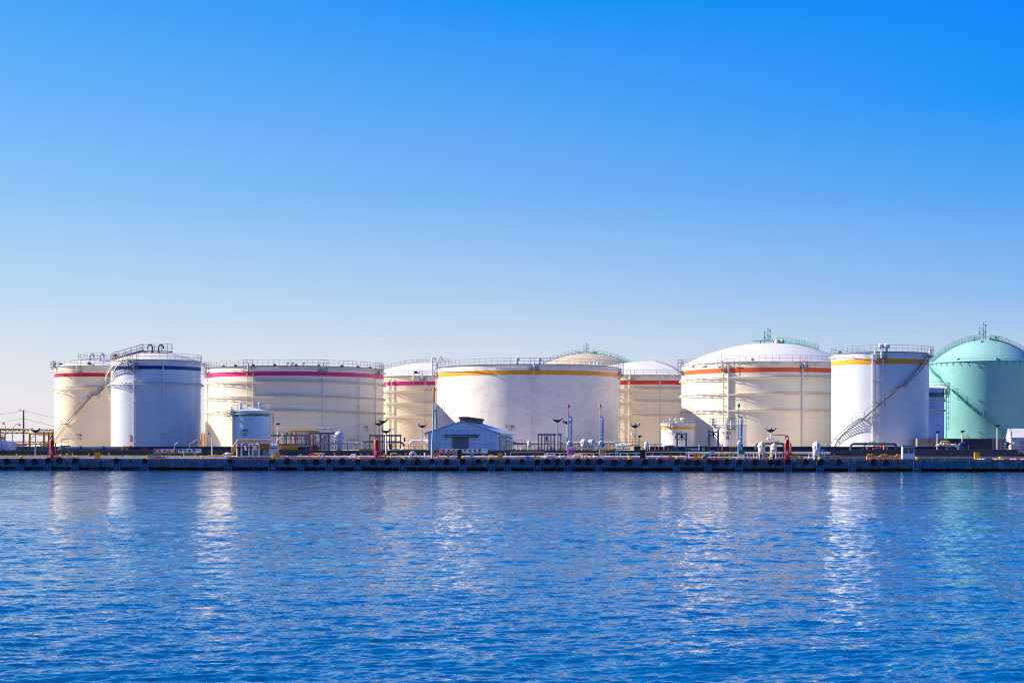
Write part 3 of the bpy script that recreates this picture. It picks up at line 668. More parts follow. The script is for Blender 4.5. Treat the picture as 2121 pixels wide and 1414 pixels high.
for px_, q in ((1982, .96), (2064, .97), (2025, .35)): t.hatch(t.phi(px_), q, GSTEEL, .6)
tankG = t
t = Tank('second sea-green dome half hidden at the right edge', 2070, 2330, 415, 757, GREEN1, zb=5.0); t.dome(711, GREEND, rows=18); t.curb(GSTEEL); t.vent(R(-170), .45, GSTEEL, 1.6)

# --- small tanks
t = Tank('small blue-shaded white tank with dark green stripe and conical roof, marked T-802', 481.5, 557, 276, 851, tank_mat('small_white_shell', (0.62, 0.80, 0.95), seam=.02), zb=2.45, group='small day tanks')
t.stripe(855.8, 861, P_('stripe_green_small', (0.008, 0.16, 0.08))); t.dome(842.5, mat('pale_roof', (.7, .74, .8), .5), power=1.0); t.curb(WHITE); t.rail(m=RAILW, step=1.0, thick=.022)
t.pipe(523.5, r=.05, off=.12); t.pipe_ring(857.5, GREYL, .3, br=30); t.ladder(486, t.zb, t.zt + .6, WHITE); t.platform(485, w=1.5, dep=.9, down=.9, up=.2, m=GREYL)
for f_ in (R(-140), R(-30)):
    p = t.at(f_, t.R * .62, t.dome_z(.62)); mb = MB(); mb.lathe(p, [(.14, 0), (.14, .35), (.24, .4), (.24, .5), (.14, .55), (.14, .8), (.26, .9), (.2, 1.1), (.02, 1.35)], 12); build('roof_vent', mb, SKYP, t.root)
t.text('T-802', 506, 891, .56, spacing=1.1); t.patch(506.5, 899, .35, .62, RED); t.patch(510.8, 899, .1, .62, GREYB); t.patch(502, 899, .45, .62, PALEB)
t.text('危険', 506.5, 899, .16, m=WHITE, name='warning_letters', dr=.04)
t = Tank('small white tank just behind T-802, only its right edge showing', 492, 563, 284, 853, tank_mat('small_white_shell_rear', WH, seam=.02), zb=2.45, group='small day tanks'); t.dome(846, ROOFW, power=1.0); t.curb(WHITE); t.ladder(562, t.zb, t.zt, GREYB)
# its neighbour behind the blue striped tank, known by the shadow it throws on T-101
t = Tank('small white tank hidden behind the blue striped tank, its shadow falls on T-101', 334, 405, 311, 858, t.m, zb=2.45, group='small day tanks'); t.dome(851, ROOFW, power=1.0); t.curb(WHITE); t.rail(m=RAILM, thick=.03); t.ladder(0, t.zb + 1, t.zt, RAILM, f=R(-60), cage=True, off=.9)

t = Tank('small white tank with amber stripe and railed roof, behind the left grey gate frame', 1370, 1438.5, 292, 877, tank_mat('small_cream_shell', (0.8, .76, .69), seam=.05), zb=3.0, group='small day tanks')
t.stripe(883, 888.5, P_('stripe_amber_small', (0.88, 0.36, 0.012))); t.dome(876, ROOFW); t.curb(WHITE); t.rail(m=RAILM, step=.8, thick=.024); t.pipe_ring(880, WHITE, .22, br=30)
t.platform(1390, w=1.3, down=.75, up=1.1); t.pipe(1406, r=.06, off=.12); t.pipe(1438.3, r=.05); t.vent(R(-70), .6, WHITE, .9); t.vent(R(-110), .5, WHITE, .8)
mb = MB(); mb.cyl(t.at(R(0), t.R, t.zt - .35), t.at(R(0), t.R + .28, t.zt - .35), .16, 10); build('side_vent', mb, GREYB, t.root)
t.text('T-302', 1402, 897.5, .68, spacing=1.15, sx=1.0); t.patch(1400, 905.6, .26, .62, RED); t.patch(1396.6, 905.6, .25, .62, PALEB)
t = Tank('small plain cream tank with a railed roof, marked T-301', 1478, 1546, 290, 879, tank_mat('small_cream_shell_plain', (0.8, .755, .68), seam=.05), zb=3.0, group='small day tanks')
t.dome(877.5, ROOFW); t.curb(WHITE); t.rail(m=RAILM, step=.8, thick=.024); t.pipe_ring(881.5, WHITE, .22, br=30); t.platform(1514, w=1.2, down=.9, up=1.1); t.platform(1481, w=1.0, down=.1, up=1.1)
t.pipe(1504, r=.09, top=t.zt + .9, off=.5); t.text('T-301', 1505, 897, .68, spacing=1.05, sx=.95)
for dx, mm in ((-4.2, PALEB), (-1.6, RED), (1.2, RED), (4.4, BLUP)): t.patch(1504.5 + dx, 906, .2, .66, mm)
# ------------------------------------------------------------ quay
FASC = mat('weathered_blue_steel_face', (0.11, 0.20, 0.27), 0.6, var=0.5, scale=0.7, stretch=(1, 1, .35), c2=(0.11, 0.15, 0.16), rust=.35)
FASC2 = mat('face_plate_repaint', (0.08, 0.20, 0.32), 0.55, var=0.3, scale=0.9, rust=.2)
CAPC = mat('pier_cap_concrete', (0.19, 0.28, 0.35), 0.7, var=0.4, scale=1.6, rust=.15)
EDGE = mat('quay_edge_curb', (0.34, 0.39, 0.43), 0.6, var=0.55, scale=1.0, c2=(0.12, 0.14, 0.15), rust=.7)
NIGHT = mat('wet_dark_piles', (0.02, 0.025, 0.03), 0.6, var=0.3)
quay = thing('quay', 'long concrete quay with blue-grey steel face, standing on dark piles in the water', 'quay', Q(1060, 0, DECK))
XL, XR = -700, 2850
mb = MB(); a, b_ = Q(XL, 0.25, DECK), Q(XR, 0.25, DECK)
mb.prism([a, b_, b_ + UY * 10.6, a + UY * 10.6], (0, 0, -0.30)); build('deck_slab', mb, CONC, quay, smooth=False)
def strip(name, x0, x1, v0, v1, z0, z1, m, parent=None, **k):
    a, b = Q(x0, v0, z0), Q(x1, v0, z0); mb = MB(); mb.prism([a, b, b + UY * (v1 - v0), a + UY * (v1 - v0)], (0, 0, z1 - z0))
    return build(name, mb, m, parent, smooth=False, **k)
strip('edge_curb', XL, XR, -0.15, 0.25, DECK - .30, DECK + .07, EDGE, quay)
CAPS = [43, 99.5, 155.5, 242.8, 301, 416, 473, 564, 623, 682, 742, 835, 897, 958.5, 1018, 1051, 1113.5, 1176.5, 1239.5, 1337.5, 1401.5, 1466, 1530.5, 1632, 1698, 1764, 1831.5, 1899]
ALLC = [c for c in range(-680, 0, 58)] + CAPS + [2006, 2073.5] + [c for c in range(2140, 2840, 66)]
zb_ = DECK - .30; zf = 0.46
for i, c in enumerate(ALLC[:-1]):
    n = ALLC[i + 1]; w0, w1 = 7.0, 7.0
    strip('face_panel', c + w0 + .3, n - w1 - .3, -0.02, .22, zf, zb_, FASC if i % 3 else FASC2, quay)
for i, c in enumerate(ALLC):
    plain = c > 1950 or i % 7 == 3
    mb = MB(); p0 = Q(c, -.10, 0)
    if plain:
        mb.box(p0 + UY * .1 + UZ * ((zf + zb_) / 2 - .02), (.95, .4, zb_ - zf + .04))
        build('pier_cap', mb, CAPC, quay, smooth=False)
    else:
        mb.box(p0 + UY * .15 + UZ * (.68), (.82, .36, 1.26))
        for s in (-1, 1): mb.box(p0 + UX * s * .47 + UZ * .66, (.12, .62, 1.36))
        mb.box(p0 - UY * .12 + UZ * 1.12, (.42, .22, .34)); mb.box(p0 - UY * .14 + UZ * .50, (.34, .2, .42))
        build('pier_cap', mb, CAPC, quay, smooth=False)
for i, c in enumerate([207, 211.5, 357, 509, 1005, 1290, 1600, 1970]):
    mb = MB(); mb.box(Q(c, -.08, (zf + zb_) / 2), (.72, .12, zb_ - zf - .04)); build('face_plate', mb, FASC2 if i % 2 else CAPC, quay, smooth=False)
mbp = MB(); c = XL
k = 0
while c < XR:
    for v in (1.2, 4.4, 8.0):
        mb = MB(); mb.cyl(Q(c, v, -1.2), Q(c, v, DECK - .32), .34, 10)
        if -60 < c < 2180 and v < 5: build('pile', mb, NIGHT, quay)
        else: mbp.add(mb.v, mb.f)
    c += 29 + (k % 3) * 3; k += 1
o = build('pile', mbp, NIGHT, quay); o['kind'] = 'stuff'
mb = MB()
for c in np.arange(-60, 2180, 13.0):
    if rng.random() < .7: mb.box(Q(c + rng.random() * 4, .35, zf - .10 - rng.random() * .05), (.22 + .2 * rng.random(), .16, .14))
o = build('hanger_bracket', mb, mat('rusty_brown', (.34, .17, .09), .8, var=.4, scale=5), quay, smooth=False); o['kind'] = 'stuff'
strip('back_wall', XL, XR, 10.2, 10.6, -1.5, DECK - .32, NIGHT, quay)
for i, (x0, x1) in enumerate([(17, 35), (70, 92), (115, 140), (183, 210), (219, 225), (268, 292), (440, 466), (520, 538), (655, 672)]):
    strip('low_walkway', x0, x1, .8, 1.1, .10, .17, GREYL, quay)
for tx, px_ in (('4', 1200.5), ('5', 1214.5)):
    mb = MB(); flat_text(mb, tx, .62, Q(px_, -.035, 0.66), sx=1.1); build('berth_number', mb, RED, quay, smooth=False)

# flood walls behind the quay
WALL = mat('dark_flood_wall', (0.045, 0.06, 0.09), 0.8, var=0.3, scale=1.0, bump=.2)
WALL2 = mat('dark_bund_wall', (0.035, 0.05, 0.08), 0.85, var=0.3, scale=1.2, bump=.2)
COPE = mat('wall_coping', (0.13, 0.14, 0.18), 0.7, var=0.3)
def wall_thing(name, label, x0, x1, v, th, z0, z1, m, cope=.06, ribs=5.0, over=.05):
    w = thing(name, label, 'wall', Q((x0 + x1) / 2, v, z0)); strip('wall_body', x0, x1, v, v + th, z0, z1, m, w)
    strip('coping', x0, x1, v - over, v + th + over, z1 + .003, z1 + cope, COPE, w)
    mb = MB(); n = int((Q(x1, v, 0) - Q(x0, v, 0)).length / ribs); a = Q(x0, v, 0)
    for i in range(1, n): mb.box(a + UX * ribs * i + UY * (-.03) + UZ * (z0 + (z1 - z0) * .5), (.05, .05, z1 - z0 - .02))
    o = build('wall_joint', mb, COPE, w, smooth=False); o['kind'] = 'stuff'
    strip('wall_ledge', x0, x1, v - .10, v - .003, z0 + (z1 - z0) * .36, z0 + (z1 - z0) * .40, WALL, w)
    return w
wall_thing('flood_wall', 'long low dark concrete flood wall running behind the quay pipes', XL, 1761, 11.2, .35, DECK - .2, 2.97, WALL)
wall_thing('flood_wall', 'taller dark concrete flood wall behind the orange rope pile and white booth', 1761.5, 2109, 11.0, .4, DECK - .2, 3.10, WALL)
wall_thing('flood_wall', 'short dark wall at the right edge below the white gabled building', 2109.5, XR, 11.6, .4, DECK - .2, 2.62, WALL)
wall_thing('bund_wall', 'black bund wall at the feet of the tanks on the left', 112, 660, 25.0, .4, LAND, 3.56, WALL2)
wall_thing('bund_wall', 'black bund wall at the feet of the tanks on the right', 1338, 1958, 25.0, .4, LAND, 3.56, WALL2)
BROWNW = mat('brown_block_wall', (0.26, 0.20, 0.18), .85, var=.3, scale=3)
wall_thing('block_wall', 'brown concrete block wall below the yellow pipe bridge', -250, 112, 30, .3, LAND, 3.52, BROWNW, ribs=1.2)
CW = mat('stained_concrete', (0.42, 0.36, 0.30), .85, var=.45, scale=.5, stretch=(1, 1, .3), c2=(0.22, 0.19, 0.17), bump=.2)
pl = thing('tank_plinth', 'stained concrete plinth under the green domed tanks', 'wall', Q(2060, 46, LAND))
strip('plinth_wall', 1900, 2320, 42, 120, LAND, 4.98, CW, pl); mb = MB()
strip('painted_recess_shade', 1962, 2055, 41.0, 41.99, LAND, 4.88, WALL2, pl)  # dark slab before the plinth wall, its colour imitating a recess in shade
mb = MB()
for c in range(1925, 2320, 9): mb.box(Q(c, 41.95, (LAND + 5) / 2), (.07, .08, 2.5)); 
o = build('form_joint', mb, COPE, pl, smooth=False); o['kind'] = 'stuff'

# ------------------------------------------------------------ landmarks: the words that single a repeat out
MARKS = [(13, 'the small white shed at the left edge'), (73, 'the leftmost floodlight pole'), (107, 'the leftmost red fire monitor'), (201, 'the yellow cabinet below T-201'), (305, 'the teal canopy below T-202'),
         (342, 'the first red warning sign'), (392, 'the first white safety sign'), (437, 'the curved street lamp'), (483, 'the yellow footbridge stair'), (575, 'the yellow cabinet by the pipe bundle'), (648, 'the red and yellow pipe loop'),
         (702, 'the big white filter vessel'), (780, 'the red fire monitor near T-101'), (815, 'the yellow square pipe loop'), (898, 'the red-tipped loading arm'), (952, 'the tall black cabinet'), (1005, 'the second white safety sign'), (1035, 'the yellow cabinet near the warehouse'),
         (1093, 'the small blue box'), (1178, 'the pink-tipped loading arm'), (1208, 'the red berth numbers'), (1243, 'the amber-tipped loading arm'), (1290, 'the floodlight pole right of T-102'), (1332, 'the dark green cabinet'), (1387, 'the red hose valve'), (1441, 'the yellow cabinet by the gate frames'),
         (1488, 'the yellow hose frames'), (1530, 'the green-tipped loading arm'), (1575, 'the vessel pair'), (1630, 'the rightmost red fire monitor'), (1691, 'the lone white vessel'), (1732, 'the grey A-frame stand'), (1830, 'the orange rope pile'), (1880, 'the white booth'), (2023, 'the yellow cabinet below the green dome'), (2085, 'the orange hoses')]
def where(px, pool):
    """below / first right of ... a landmark, unique within the pool of like things"""
    best = min(MARKS, key=lambda m_: abs(m_[0] - px))
    same = sorted([p for p in pool if min(MARKS, key=lambda m_: abs(m_[0] - p)) == best])
    rt = [p for p in same if p >= best[0]]; lf = [p for p in same if p < best[0]][::-1]
    if len(same) == 1: return 'closest to ' + best[1]
    if px >= best[0]: i = rt.index(px); s = 'to the right of '
    else: i = lf.index(px); s = 'to the left of '
    return ['just ', 'second ', 'third ', 'fourth ', 'fifth ', 'sixth ', 'seventh '][i] + s + best[1]

# tyre fenders
TY = [(13.9, 955, 6.3), (44.2, 954, 6.2), (70.8, 955.5, 6.3), (99.4, 953.6, 6.2), (122.8, 953.2, 6.4), (155.5, 954, 6.2), (241, 953.6, 5.6), (299.4, 954, 5.4), (476, 955, 5.5), (563.3, 955, 5.3), (594.4, 954.8, 6.4), (627.3, 955.2, 5.3), (653.8, 956, 6.3),
      (681, 955, 5.3), (708.3, 955, 6.6), (740, 955.5, 5.5), (771.2, 956, 6.5), (801.8, 956, 6.5), (833.4, 954.6, 5.4), (863.8, 956, 6.3), (894.2, 954.6, 5.5), (924.5, 956, 6.5), (957.8, 955, 6.3), (990.2, 954.6, 5.2), (1017.2, 954.6, 5.3), (1051, 954.8, 5.4), (1081, 954.8, 5.3),
      (1112.2, 956.5, 6.3), (1132.6, 955.6, 6.2), (1154, 955.4, 6.4), (1175.6, 957, 5.9), (1197, 955.6, 6.3), (1217.3, 955.6, 6.3), (1242, 955.2, 6.6), (1270.7, 957.6, 6.5), (1303.6, 957, 6.6), (1335.6, 956.5, 6.7), (1366.8, 955, 5.3), (1401.8, 956, 6.2), (1424.1, 957.5, 6.4), (1443.2, 957.5, 6.5),
      (1468.6, 955, 5.7), (1482.4, 957.6, 6.6), (1505.4, 956, 6.4), (1531.5, 955.6, 5.8), (1563.5, 956.6, 6.5), (1595.1, 957, 6.6), (1611.8, 958, 6.5), (1631.8, 955.8, 6.2), (1669, 956, 6.5), (1700.3, 956.5, 6.7), (1736.6, 956.6, 6.7), (1808.7, 956.6, 6.7), (1834.2, 958, 6.9)]
TIN = mat('tyre_inner_tread', (0.05, 0.055, 0.065), .85, var=.4, scale=8)
pool = [a[0] for a in TY]
def tyre_at(loc):
    r = thing('tyre_fender', 'x', 'tyre', loc, 'tyre fenders hung along the quay face')
    mb = MB(); R0 = .47; vs = []; prof = [(.21, -.13), (.34, -.17), (.45, -.15), (.475, -.08), (.475, .08), (.45, .15), (.34, .17), (.21, .13)]
    n = 26; c = Vector(loc)
    for rr_, d in prof:
        for j in range(n): a = 2 * math.pi * j / n; vs.append(c + UX * rr_ * math.cos(a) + UZ * rr_ * math.sin(a) + UY * d)
    k = len(prof); mb.add(vs, [(i * n + j, i * n + (j + 1) % n, ((i + 1) % k) * n + (j + 1) % n, ((i + 1) % k) * n + j) for i in range(k) for j in range(n)])
    for j in range(26):
        a = 2 * math.pi * (j + .5) / 26; mb.box(c + UX * .476 * math.cos(a) + UZ * .476 * math.sin(a), (.035, .24, .035))
    build('tyre', mb, RUBBER, r)
    mb = MB(); mb.lathe(c + UY * (-.02), [(.205, 0), (.20, .12), (.06, .13)], 18, axis=UY); build('hub_hole', mb, TIN, r)
    mb = MB()
    for s in (-1, 1): mb.tube([c + UX * s * .10 + UZ * .42 - UY * .12, c + UX * s * .16 + UZ * .62 + UY * .05, c + UX * s * .18 + UZ * .66 + UY * .35], .018, 4)
    build('hanging_chain', mb, NIGHT, r); return r
proto = None
for px, py, rp in TY:
    v = -.38; loc = Qp(px, py, v)
    if proto is None: proto = o = tyre_at(loc)
    else: o = dup(proto, loc, '')
    o['label'] = 'black tyre fender, ' + where(px, pool)
    s = rp / F * loc.y / .475 * .98; o.scale = (s, .92 + .1 * s, s * (1 + .02 * math.sin(px))); o.rotation_euler = (0, R(20 * math.sin(px * 3.1)), R(3 * math.sin(px)))

# mooring bollards
BO = [44, 158.3, 305.6, 418, 565, 744.2, 837, 958.8, 1115.2, 1303.4, 1402, 1595.5, 1697.6, 1898.6, 2072]
proto = None
for px in BO:
    loc = Q(px, .75, DECK)
    if proto is None:
        proto = o = thing('mooring_bollard', 'x', 'bollard', loc, 'yellow mooring bollards along the quay edge')
        mb = MB(); mb.lathe(loc, [(.26, 0), (.26, .05), (.14, .10), (.13, .24), (.24, .34), (.27, .42), (.20, .47), (.02, .49)], 16); build('post', mb, LEMON, o)
        mb = MB(); mb.beam(loc + UX * .1 + UZ * .38, loc + UX * .36 + UZ * .44, .2, .16); build('horn', mb, LEMON, o)
        mb = MB(); mb.lathe(loc, [(.36, .0), (.36, .035), (.25, .04)], 14); build('base_plate', mb, mat('rusty_plate', (.25, .12, .07), .8, var=.4), o)
    else: o = dup(proto, loc, '')
    o['label'] = 'yellow mooring bollard, ' + where(px, BO)

# cabinets on the quay
def cabinet(px, w, h, m, label, v=1.6, d=.5, z=None, name='control_cabinet', legs=0.0, panel=None, cat='cabinet', roofm=None, group=None):
    z = z if z is not None else DECK; p = Q(px, v, z); r = thing(name, label, cat, p, group); mb = MB(); mb.base_box(p + UZ * legs, (w, d, h)); build('housing', mb, m, r, smooth=False)
    mb = MB(); mb.base_box(p + UZ * (legs + h + .002), (w + .08, d + .1, .05)); build('lid', mb, roofm or m, r, smooth=False)
    mb = MB(); mb.base_box(p - UY * (d / 2 + .012) + UZ * (legs + .08), (w - .14, .02, h - .16)); q = build('door', mb, panel or m, r, smooth=False)
    mb = MB(); mb.base_box(p - UY * (d / 2 + .04) + UX * (w * .3) + UZ * (legs + h * .5), (.05, .05, .14)); g = build('handle', mb, DARK, r, smooth=False); g.parent = q
    if legs:
        for s in (-1, 1): mb = MB(); mb.cyl(p + UX * s * (w / 2 - .06), p + UX * s * (w / 2 - .06) + UZ * legs, .03, 6); build('leg', mb, GREYL, r)
    return r
YC = mat('cabinet_yellow', (0.82, 0.40, 0.015), .45, var=.12)
for px, w, h, l in ((201.3, .70, 1.0, 'yellow equipment cabinet standing on the quay below the T-201 tank'), (575, .68, .98, 'yellow equipment cabinet beside the bundle of white pipes'), (1035.6, .66, .98, 'yellow equipment cabinet in front of the dark wall right of the blue warehouse'),
                    (1441.5, .64, .93, 'yellow equipment cabinet between the two grey gate frames'), (2023, .70, 1.08, 'yellow equipment cabinet below the green domed tank')): cabinet(px, w, h, YC, l, group='yellow cabinets on the quay')
cabinet(952, .62, 1.40, DARK, 'tall black cabinet in front of the red no-fire sign', v=1.2, panel=BLACK, roofm=GRN)
cabinet(1331.5, .78, 1.44, mat('near_black_green', (.01, .025, .02), .5), 'tall near-black cabinet with pale frame and green lid', v=1.2, panel=BLACK, roofm=GRN)
cabinet(1093, .60, .48, BLUP, 'small bright blue box on the quay', v=1.2); cabinet(1583.5, .52, .98, GREYL, 'plain grey cabinet beside the white vessels', v=1.3, panel=GREYL)
cabinet(978, .46, .62, SKYP, 'pale blue notice box on legs in front of the safety sign', v=1.4, legs=.42); cabinet(1475.5, .62, .44, SKYP, 'blue-grey meter box on legs behind the quay edge', v=4, legs=.85, group=None)
cabinet(1277.5, .38, .42, SKYP, 'small blue meter box on a post left of the red valves', v=5, legs=.95); cabinet(929, .34, .55, GREYB, 'small grey switch box in front of the red sign', v=2, legs=.45); cabinet(942, .58, .55, GREYL, 'grey twin-leg panel in front of the red no-fire sign', v=2.4, legs=.55)

# white booth
p = Q(1880.5, 1.7, DECK + .12); bt = thing('guard_booth', 'white booth with two glazed doors and flat dark roof beside the orange rope pile', 'booth', p)
mb = MB(); w, d, h = 1.72, 1.5, 1.85
mb.box(p + UZ * (h / 2) + UY * (d / 2), (w - .002, .06, h)); 
for s in (-1, 1): mb.box(p + UX * s * (w / 2 - .03) + UZ * (h / 2), (.06, d - .062, h))
mb.base_box(p - UY * (d / 2 - .03) + UZ * .0, (w - .13, .05, .10)); mb.base_box(p + UZ * 1.70 - UY * (d / 2 - .03), (w - .13, .05, .148)); build('wall', mb, PALEB, bt, smooth=False)
for s in (-1, 1):
    c = p - UY * (d / 2 - .02) + UX * s * .395; mb = MB(); mb.base_box(c + UZ * .105, (.77, .045, .72))
    for q in (-1, 1): mb.base_box(c + UX * q * .355 + UZ * .826, (.06, .045, .87))
    dd = build('door', mb, PALEB, bt, smooth=False); mb = MB(); mb.base_box(c + UZ * .828 + UY * .01, (.645, .012, .865)); gl = build('pane', mb, mat('dark_glass', (.01, .03, .035), .08, spec=.8), bt, smooth=False); gl.parent = dd
mb = MB(); mb.base_box(p + UZ * (h + .003), (w + .12, d + .14, .12)); build('roof', mb, STEELPIPE, bt, smooth=False)
mb = MB(); c = p + UY * .2
for a_, b2 in (((-.7, .85), (-.1, 1.65)), ((-.7, 1.6), (-.15, .9)), ((.1, .85), (.45, 1.6)), ((.45, 1.6), (.75, 1.0))): mb.beam(c + UX * a_[0] + UZ * a_[1], c + UX * b2[0] + UZ * b2[1], .04)
build('inner_frame', mb, GRN, bt); mb = MB(); mb.box(p - UZ * .06, (w + .3, d + .3, .118)); build('base_slab', mb, mat('rusty_plate', (.25, .12, .07)), bt, smooth=False)

# orange rope pile: a long coil laid back and forth
rp = thing('rope_pile', 'pile of bundled orange mooring hose lying on the quay left of the booth', 'rope', Q(1830, 1.6, DECK))
ORP = mat('orange_rope', (0.80, 0.33, 0.10), .7, var=.35, scale=5)
mb = MB(); x = 1797.5
while x < 1864:
    for v in (.9, 1.35, 1.8):
        c = Q(x + rng.uniform(-1, 1), v, DECK + .02); h = .62 + .14 * math.sin(x * .21) + rng.uniform(-.08, .08); w = rng.uniform(.10, .16); a = rng.uniform(-.10, .10)
        mb.tube([c + UX * a - UX * w * 1.2, c - UX * w + UZ * h * .55 + UX * a, c + UZ * h, c + UX * w + UZ * h * .5 + UX * a, c + UX * w * 1.4 + UX * a], .065, 6)
    x += 2.3
build('hose_bundle', mb, ORP, rp)
mb = MB()
for k in range(16): c = Q(1800 + k * 4.1, .62, DECK + .05); mb.tube([c, c + UX * .12 + UZ * .3, c + UX * .30 + UZ * .02], .05, 5)
build('loose_loop', mb, ORP, rp)
HOSE = mat('salmon_hose', (.70, .26, .16), .6, var=.4, scale=3)
for i, (x0, x1, lab) in enumerate(((2025.5, 2043, 'short pale end of a hose lying beside the yellow cabinet'), (2055, 2098, 'long orange hose lying along the quay edge below the street lamp'), (2099, 2135, 'folded orange hose lying at the right edge of the quay'))):
    mb = MB(); mb.tube([Q(x0 + (x1 - x0) * k / 12, 1.1 + .3 * math.sin(k * 1.3 + i), DECK + .12 + .04 * math.sin(k * 2.1)) for k in range(13)], .10, 8)
    mb.tube([Q(x0 + (x1 - x0) * k / 12, 1.5 + .2 * math.sin(k * 1.9 + i), DECK + .12 + .05 * math.sin(k * 1.7)) for k in range(13)], .09, 8); solo('hose', mb, HOSE if i else PIPEW, lab, 'hose', Q(x0, 1.1, DECK))

# ------------------------------------------------------------ pipes along the quay
def long_pipe(px0, px1, v, z, r, m, label, supports=None, name='pipeline'):
    root = thing(name, label, 'pipe', Q((px0 + px1) / 2, v, z)); mb = MB(); mb.cyl(Q(px0, v, z), Q(px1, v, z), r, 10); build('pipe_run', mb, m, root)
    if supports:
        mb = MB(); c = px0 + 3; k = 0
        while c < px1:
            p = Q(c, v, z); g = MB(); g.box(p - UZ * ((z - DECK) / 2), (.10, .22, z - DECK)); g.lathe(p - UX * .04, [(r + .01, 0), (r + .05, .0), (r + .05, .09), (r + .01, .09)], 12, axis=UX)
            build('pipe_support', g, SKYP if k % 2 else GREYB, root); c += supports; k += 1
    return root
long_pipe(-60, 431, 3.2, 2.12, .10, LEMON, 'long yellow pipe running along the quay at the left', 31)
long_pipe(-60, 470, 2.4, 1.98, .07, SKYP, 'pale blue pipe just below the long yellow pipe', 42)
long_pipe(-60, 470, 1.9, 1.84, .06, WHITE, 'thin white pipe low on the quay at the left')
long_pipe(-60, 566, 1.1, 1.75, .045, RED, 'thin red pipe along the quay edge on the left half')
long_pipe(432, 900, 3.6, 2.07, .15, PIPEW, 'thick pale pipe behind the red pipe in front of T-101', 38)
long_pipe(580, 1125, 1.2, 1.78, .055, mat('coral_pipe', (.80, .10, .07), .4, var=.2), 'thin coral red pipe along the middle of the quay', 27)
long_pipe(905, 1420, 3.6, 2.05, .16, PIPEW, 'thick pale pipe along the quay right of the blue warehouse', 33)
long_pipe(1125, 1645, .9, 1.745, .05, RED, 'thin red pipe along the quay edge on the right half')
long_pipe(1420, 1720, 5.2, 2.62, .16, PIPEW, 'raised pale pipe in front of the orange striped tank', 46)
long_pipe(1420, 1560, 2.6, 2.02, .10, PIPEW, 'low pale pipe behind the yellow hose frames', 30)
def fence(px0, px1, v, z, h, m, label, step=1.6, name='railing', mids=1, thick=.03):
    root = thing(name, label, 'railing', Q((px0 + px1) / 2, v, z)); a, b = Q(px0, v, z), Q(px1, v, z); L_ = (b - a).length; n = max(1, round(L_ / step)); mb = MB()
    for i in range(n + 1): p = a.lerp(b, i / n); mb.cyl(p, p + UZ * h, thick, 5)
    build('post', mb, m, root); mb = MB()
    for k in range(mids + 1): hh = h * (k + 1) / (mids + 1); mb.cyl(a + UZ * hh, b + UZ * hh, thick, 5)
    build('rail', mb, m, root); return root
fence(1058, 1128, 6, DECK, 1.05, RAILW, 'pale railing between the blue box and the yellow cabinet', 5); fence(1130, 1328, 7, DECK, .95, RAILW, 'pale railing behind the amber-tipped loading arm', 4)
fence(1338, 1428, 6.5, DECK, 1.1, RAILW, 'pale railing behind the red hose valve', 4.5); fence(1740, 2121, 9, DECK, .42, RAILW, 'low grey railing at the foot of the wall on the right', 1.9); fence(1640, 1740, 8.5, DECK, .45, RAILW, 'low grey railing behind the grey A-frame stand', 1.5)

# ------------------------------------------------------------ warning boards
def board(px0, px1, py0, py1, v, m, label, chars, cm, small=None):
    a = Qp(px0, py1, v); b = Qp(px1, py0, v); c = (a + b) / 2; r = thing('warning_sign', label, 'sign', c); W_ = (Q(px1, v, 0) - Q(px0, v, 0)).length; H_ = (b.z - a.z)
    mb = MB(); mb.box(c, (W_, .06, H_)); build('board', mb, m, r, smooth=False)
    fr = MB()
    for s in (-1, 1): fr.box(c + UZ * s * (H_ / 2 - .02) - UY * .035, (W_ - .002, .02, .035)); fr.box(c + UX * s * (W_ / 2 - .02) - UY * .035, (.035, .018, H_ - .08))
    build('frame', fr, PALEB, r, smooth=False)
    for ch, fx, sz, mm in chars:
        mb = MB()
        if ch == '+':
            for w, h in ((.52, .19), (.19, .52)): mb.box(c + UX * fx * W_ - UY * (.045 if w > .3 else .048) + UZ * .03, (w, .02, h))
        else: flat_text(mb, ch, sz, c + UX * fx * W_ - UY * .04 + UZ * (.06 if small else 0), sx=1.12)
        build('character' if ch != '+' else 'green_cross', mb, mm, r, smooth=False)
    if small:
        mb = MB(); flat_text(mb, small, .14, c - UY * .04 - UZ * H_ * .37, sx=1.25); build('small_print', mb, BLACK, r, smooth=False)
    return r
SIGNR = mat('sign_crimson', (.42, .008, .035), .5, var=.15); SIGNW = mat('sign_pale_blue', (.58, .74, .86), .5, var=.06); CROSS = mat('cross_green', (.0, .18, .06), .5)
kin = [('火', -.325, .68, WHITE), ('気', -.11, .68, WHITE), ('厳', .105, .68, WHITE), ('禁', .32, .68, WHITE)]; anz = [('安', -.385, .58, BLACK), ('全', -.195, .58, BLACK), ('+', .0, .6, CROSS), ('第', .19, .58, BLACK), ('一', .385, .55, BLACK)]
board(317.8, 366, 929.5, 938.3, 10.9, SIGNR, 'red warning sign with white characters below the T-202 tank', kin, WHITE)
board(368.5, 417, 928.7, 938, 10.9, SIGNW, 'pale safety sign with green cross below the T-202 tank', anz, BLACK, 'ご安全に  油槽所  荷役中')
board(904.5, 956, 929.2, 938, 10.9, SIGNR, 'red warning sign with white characters in front of the blue warehouse', kin, WHITE)
board(957.5, 1010, 929, 938, 10.9, SIGNW, 'pale safety sign with green cross in front of the blue warehouse', anz, BLACK, 'ご安全に  油槽所  荷役中')
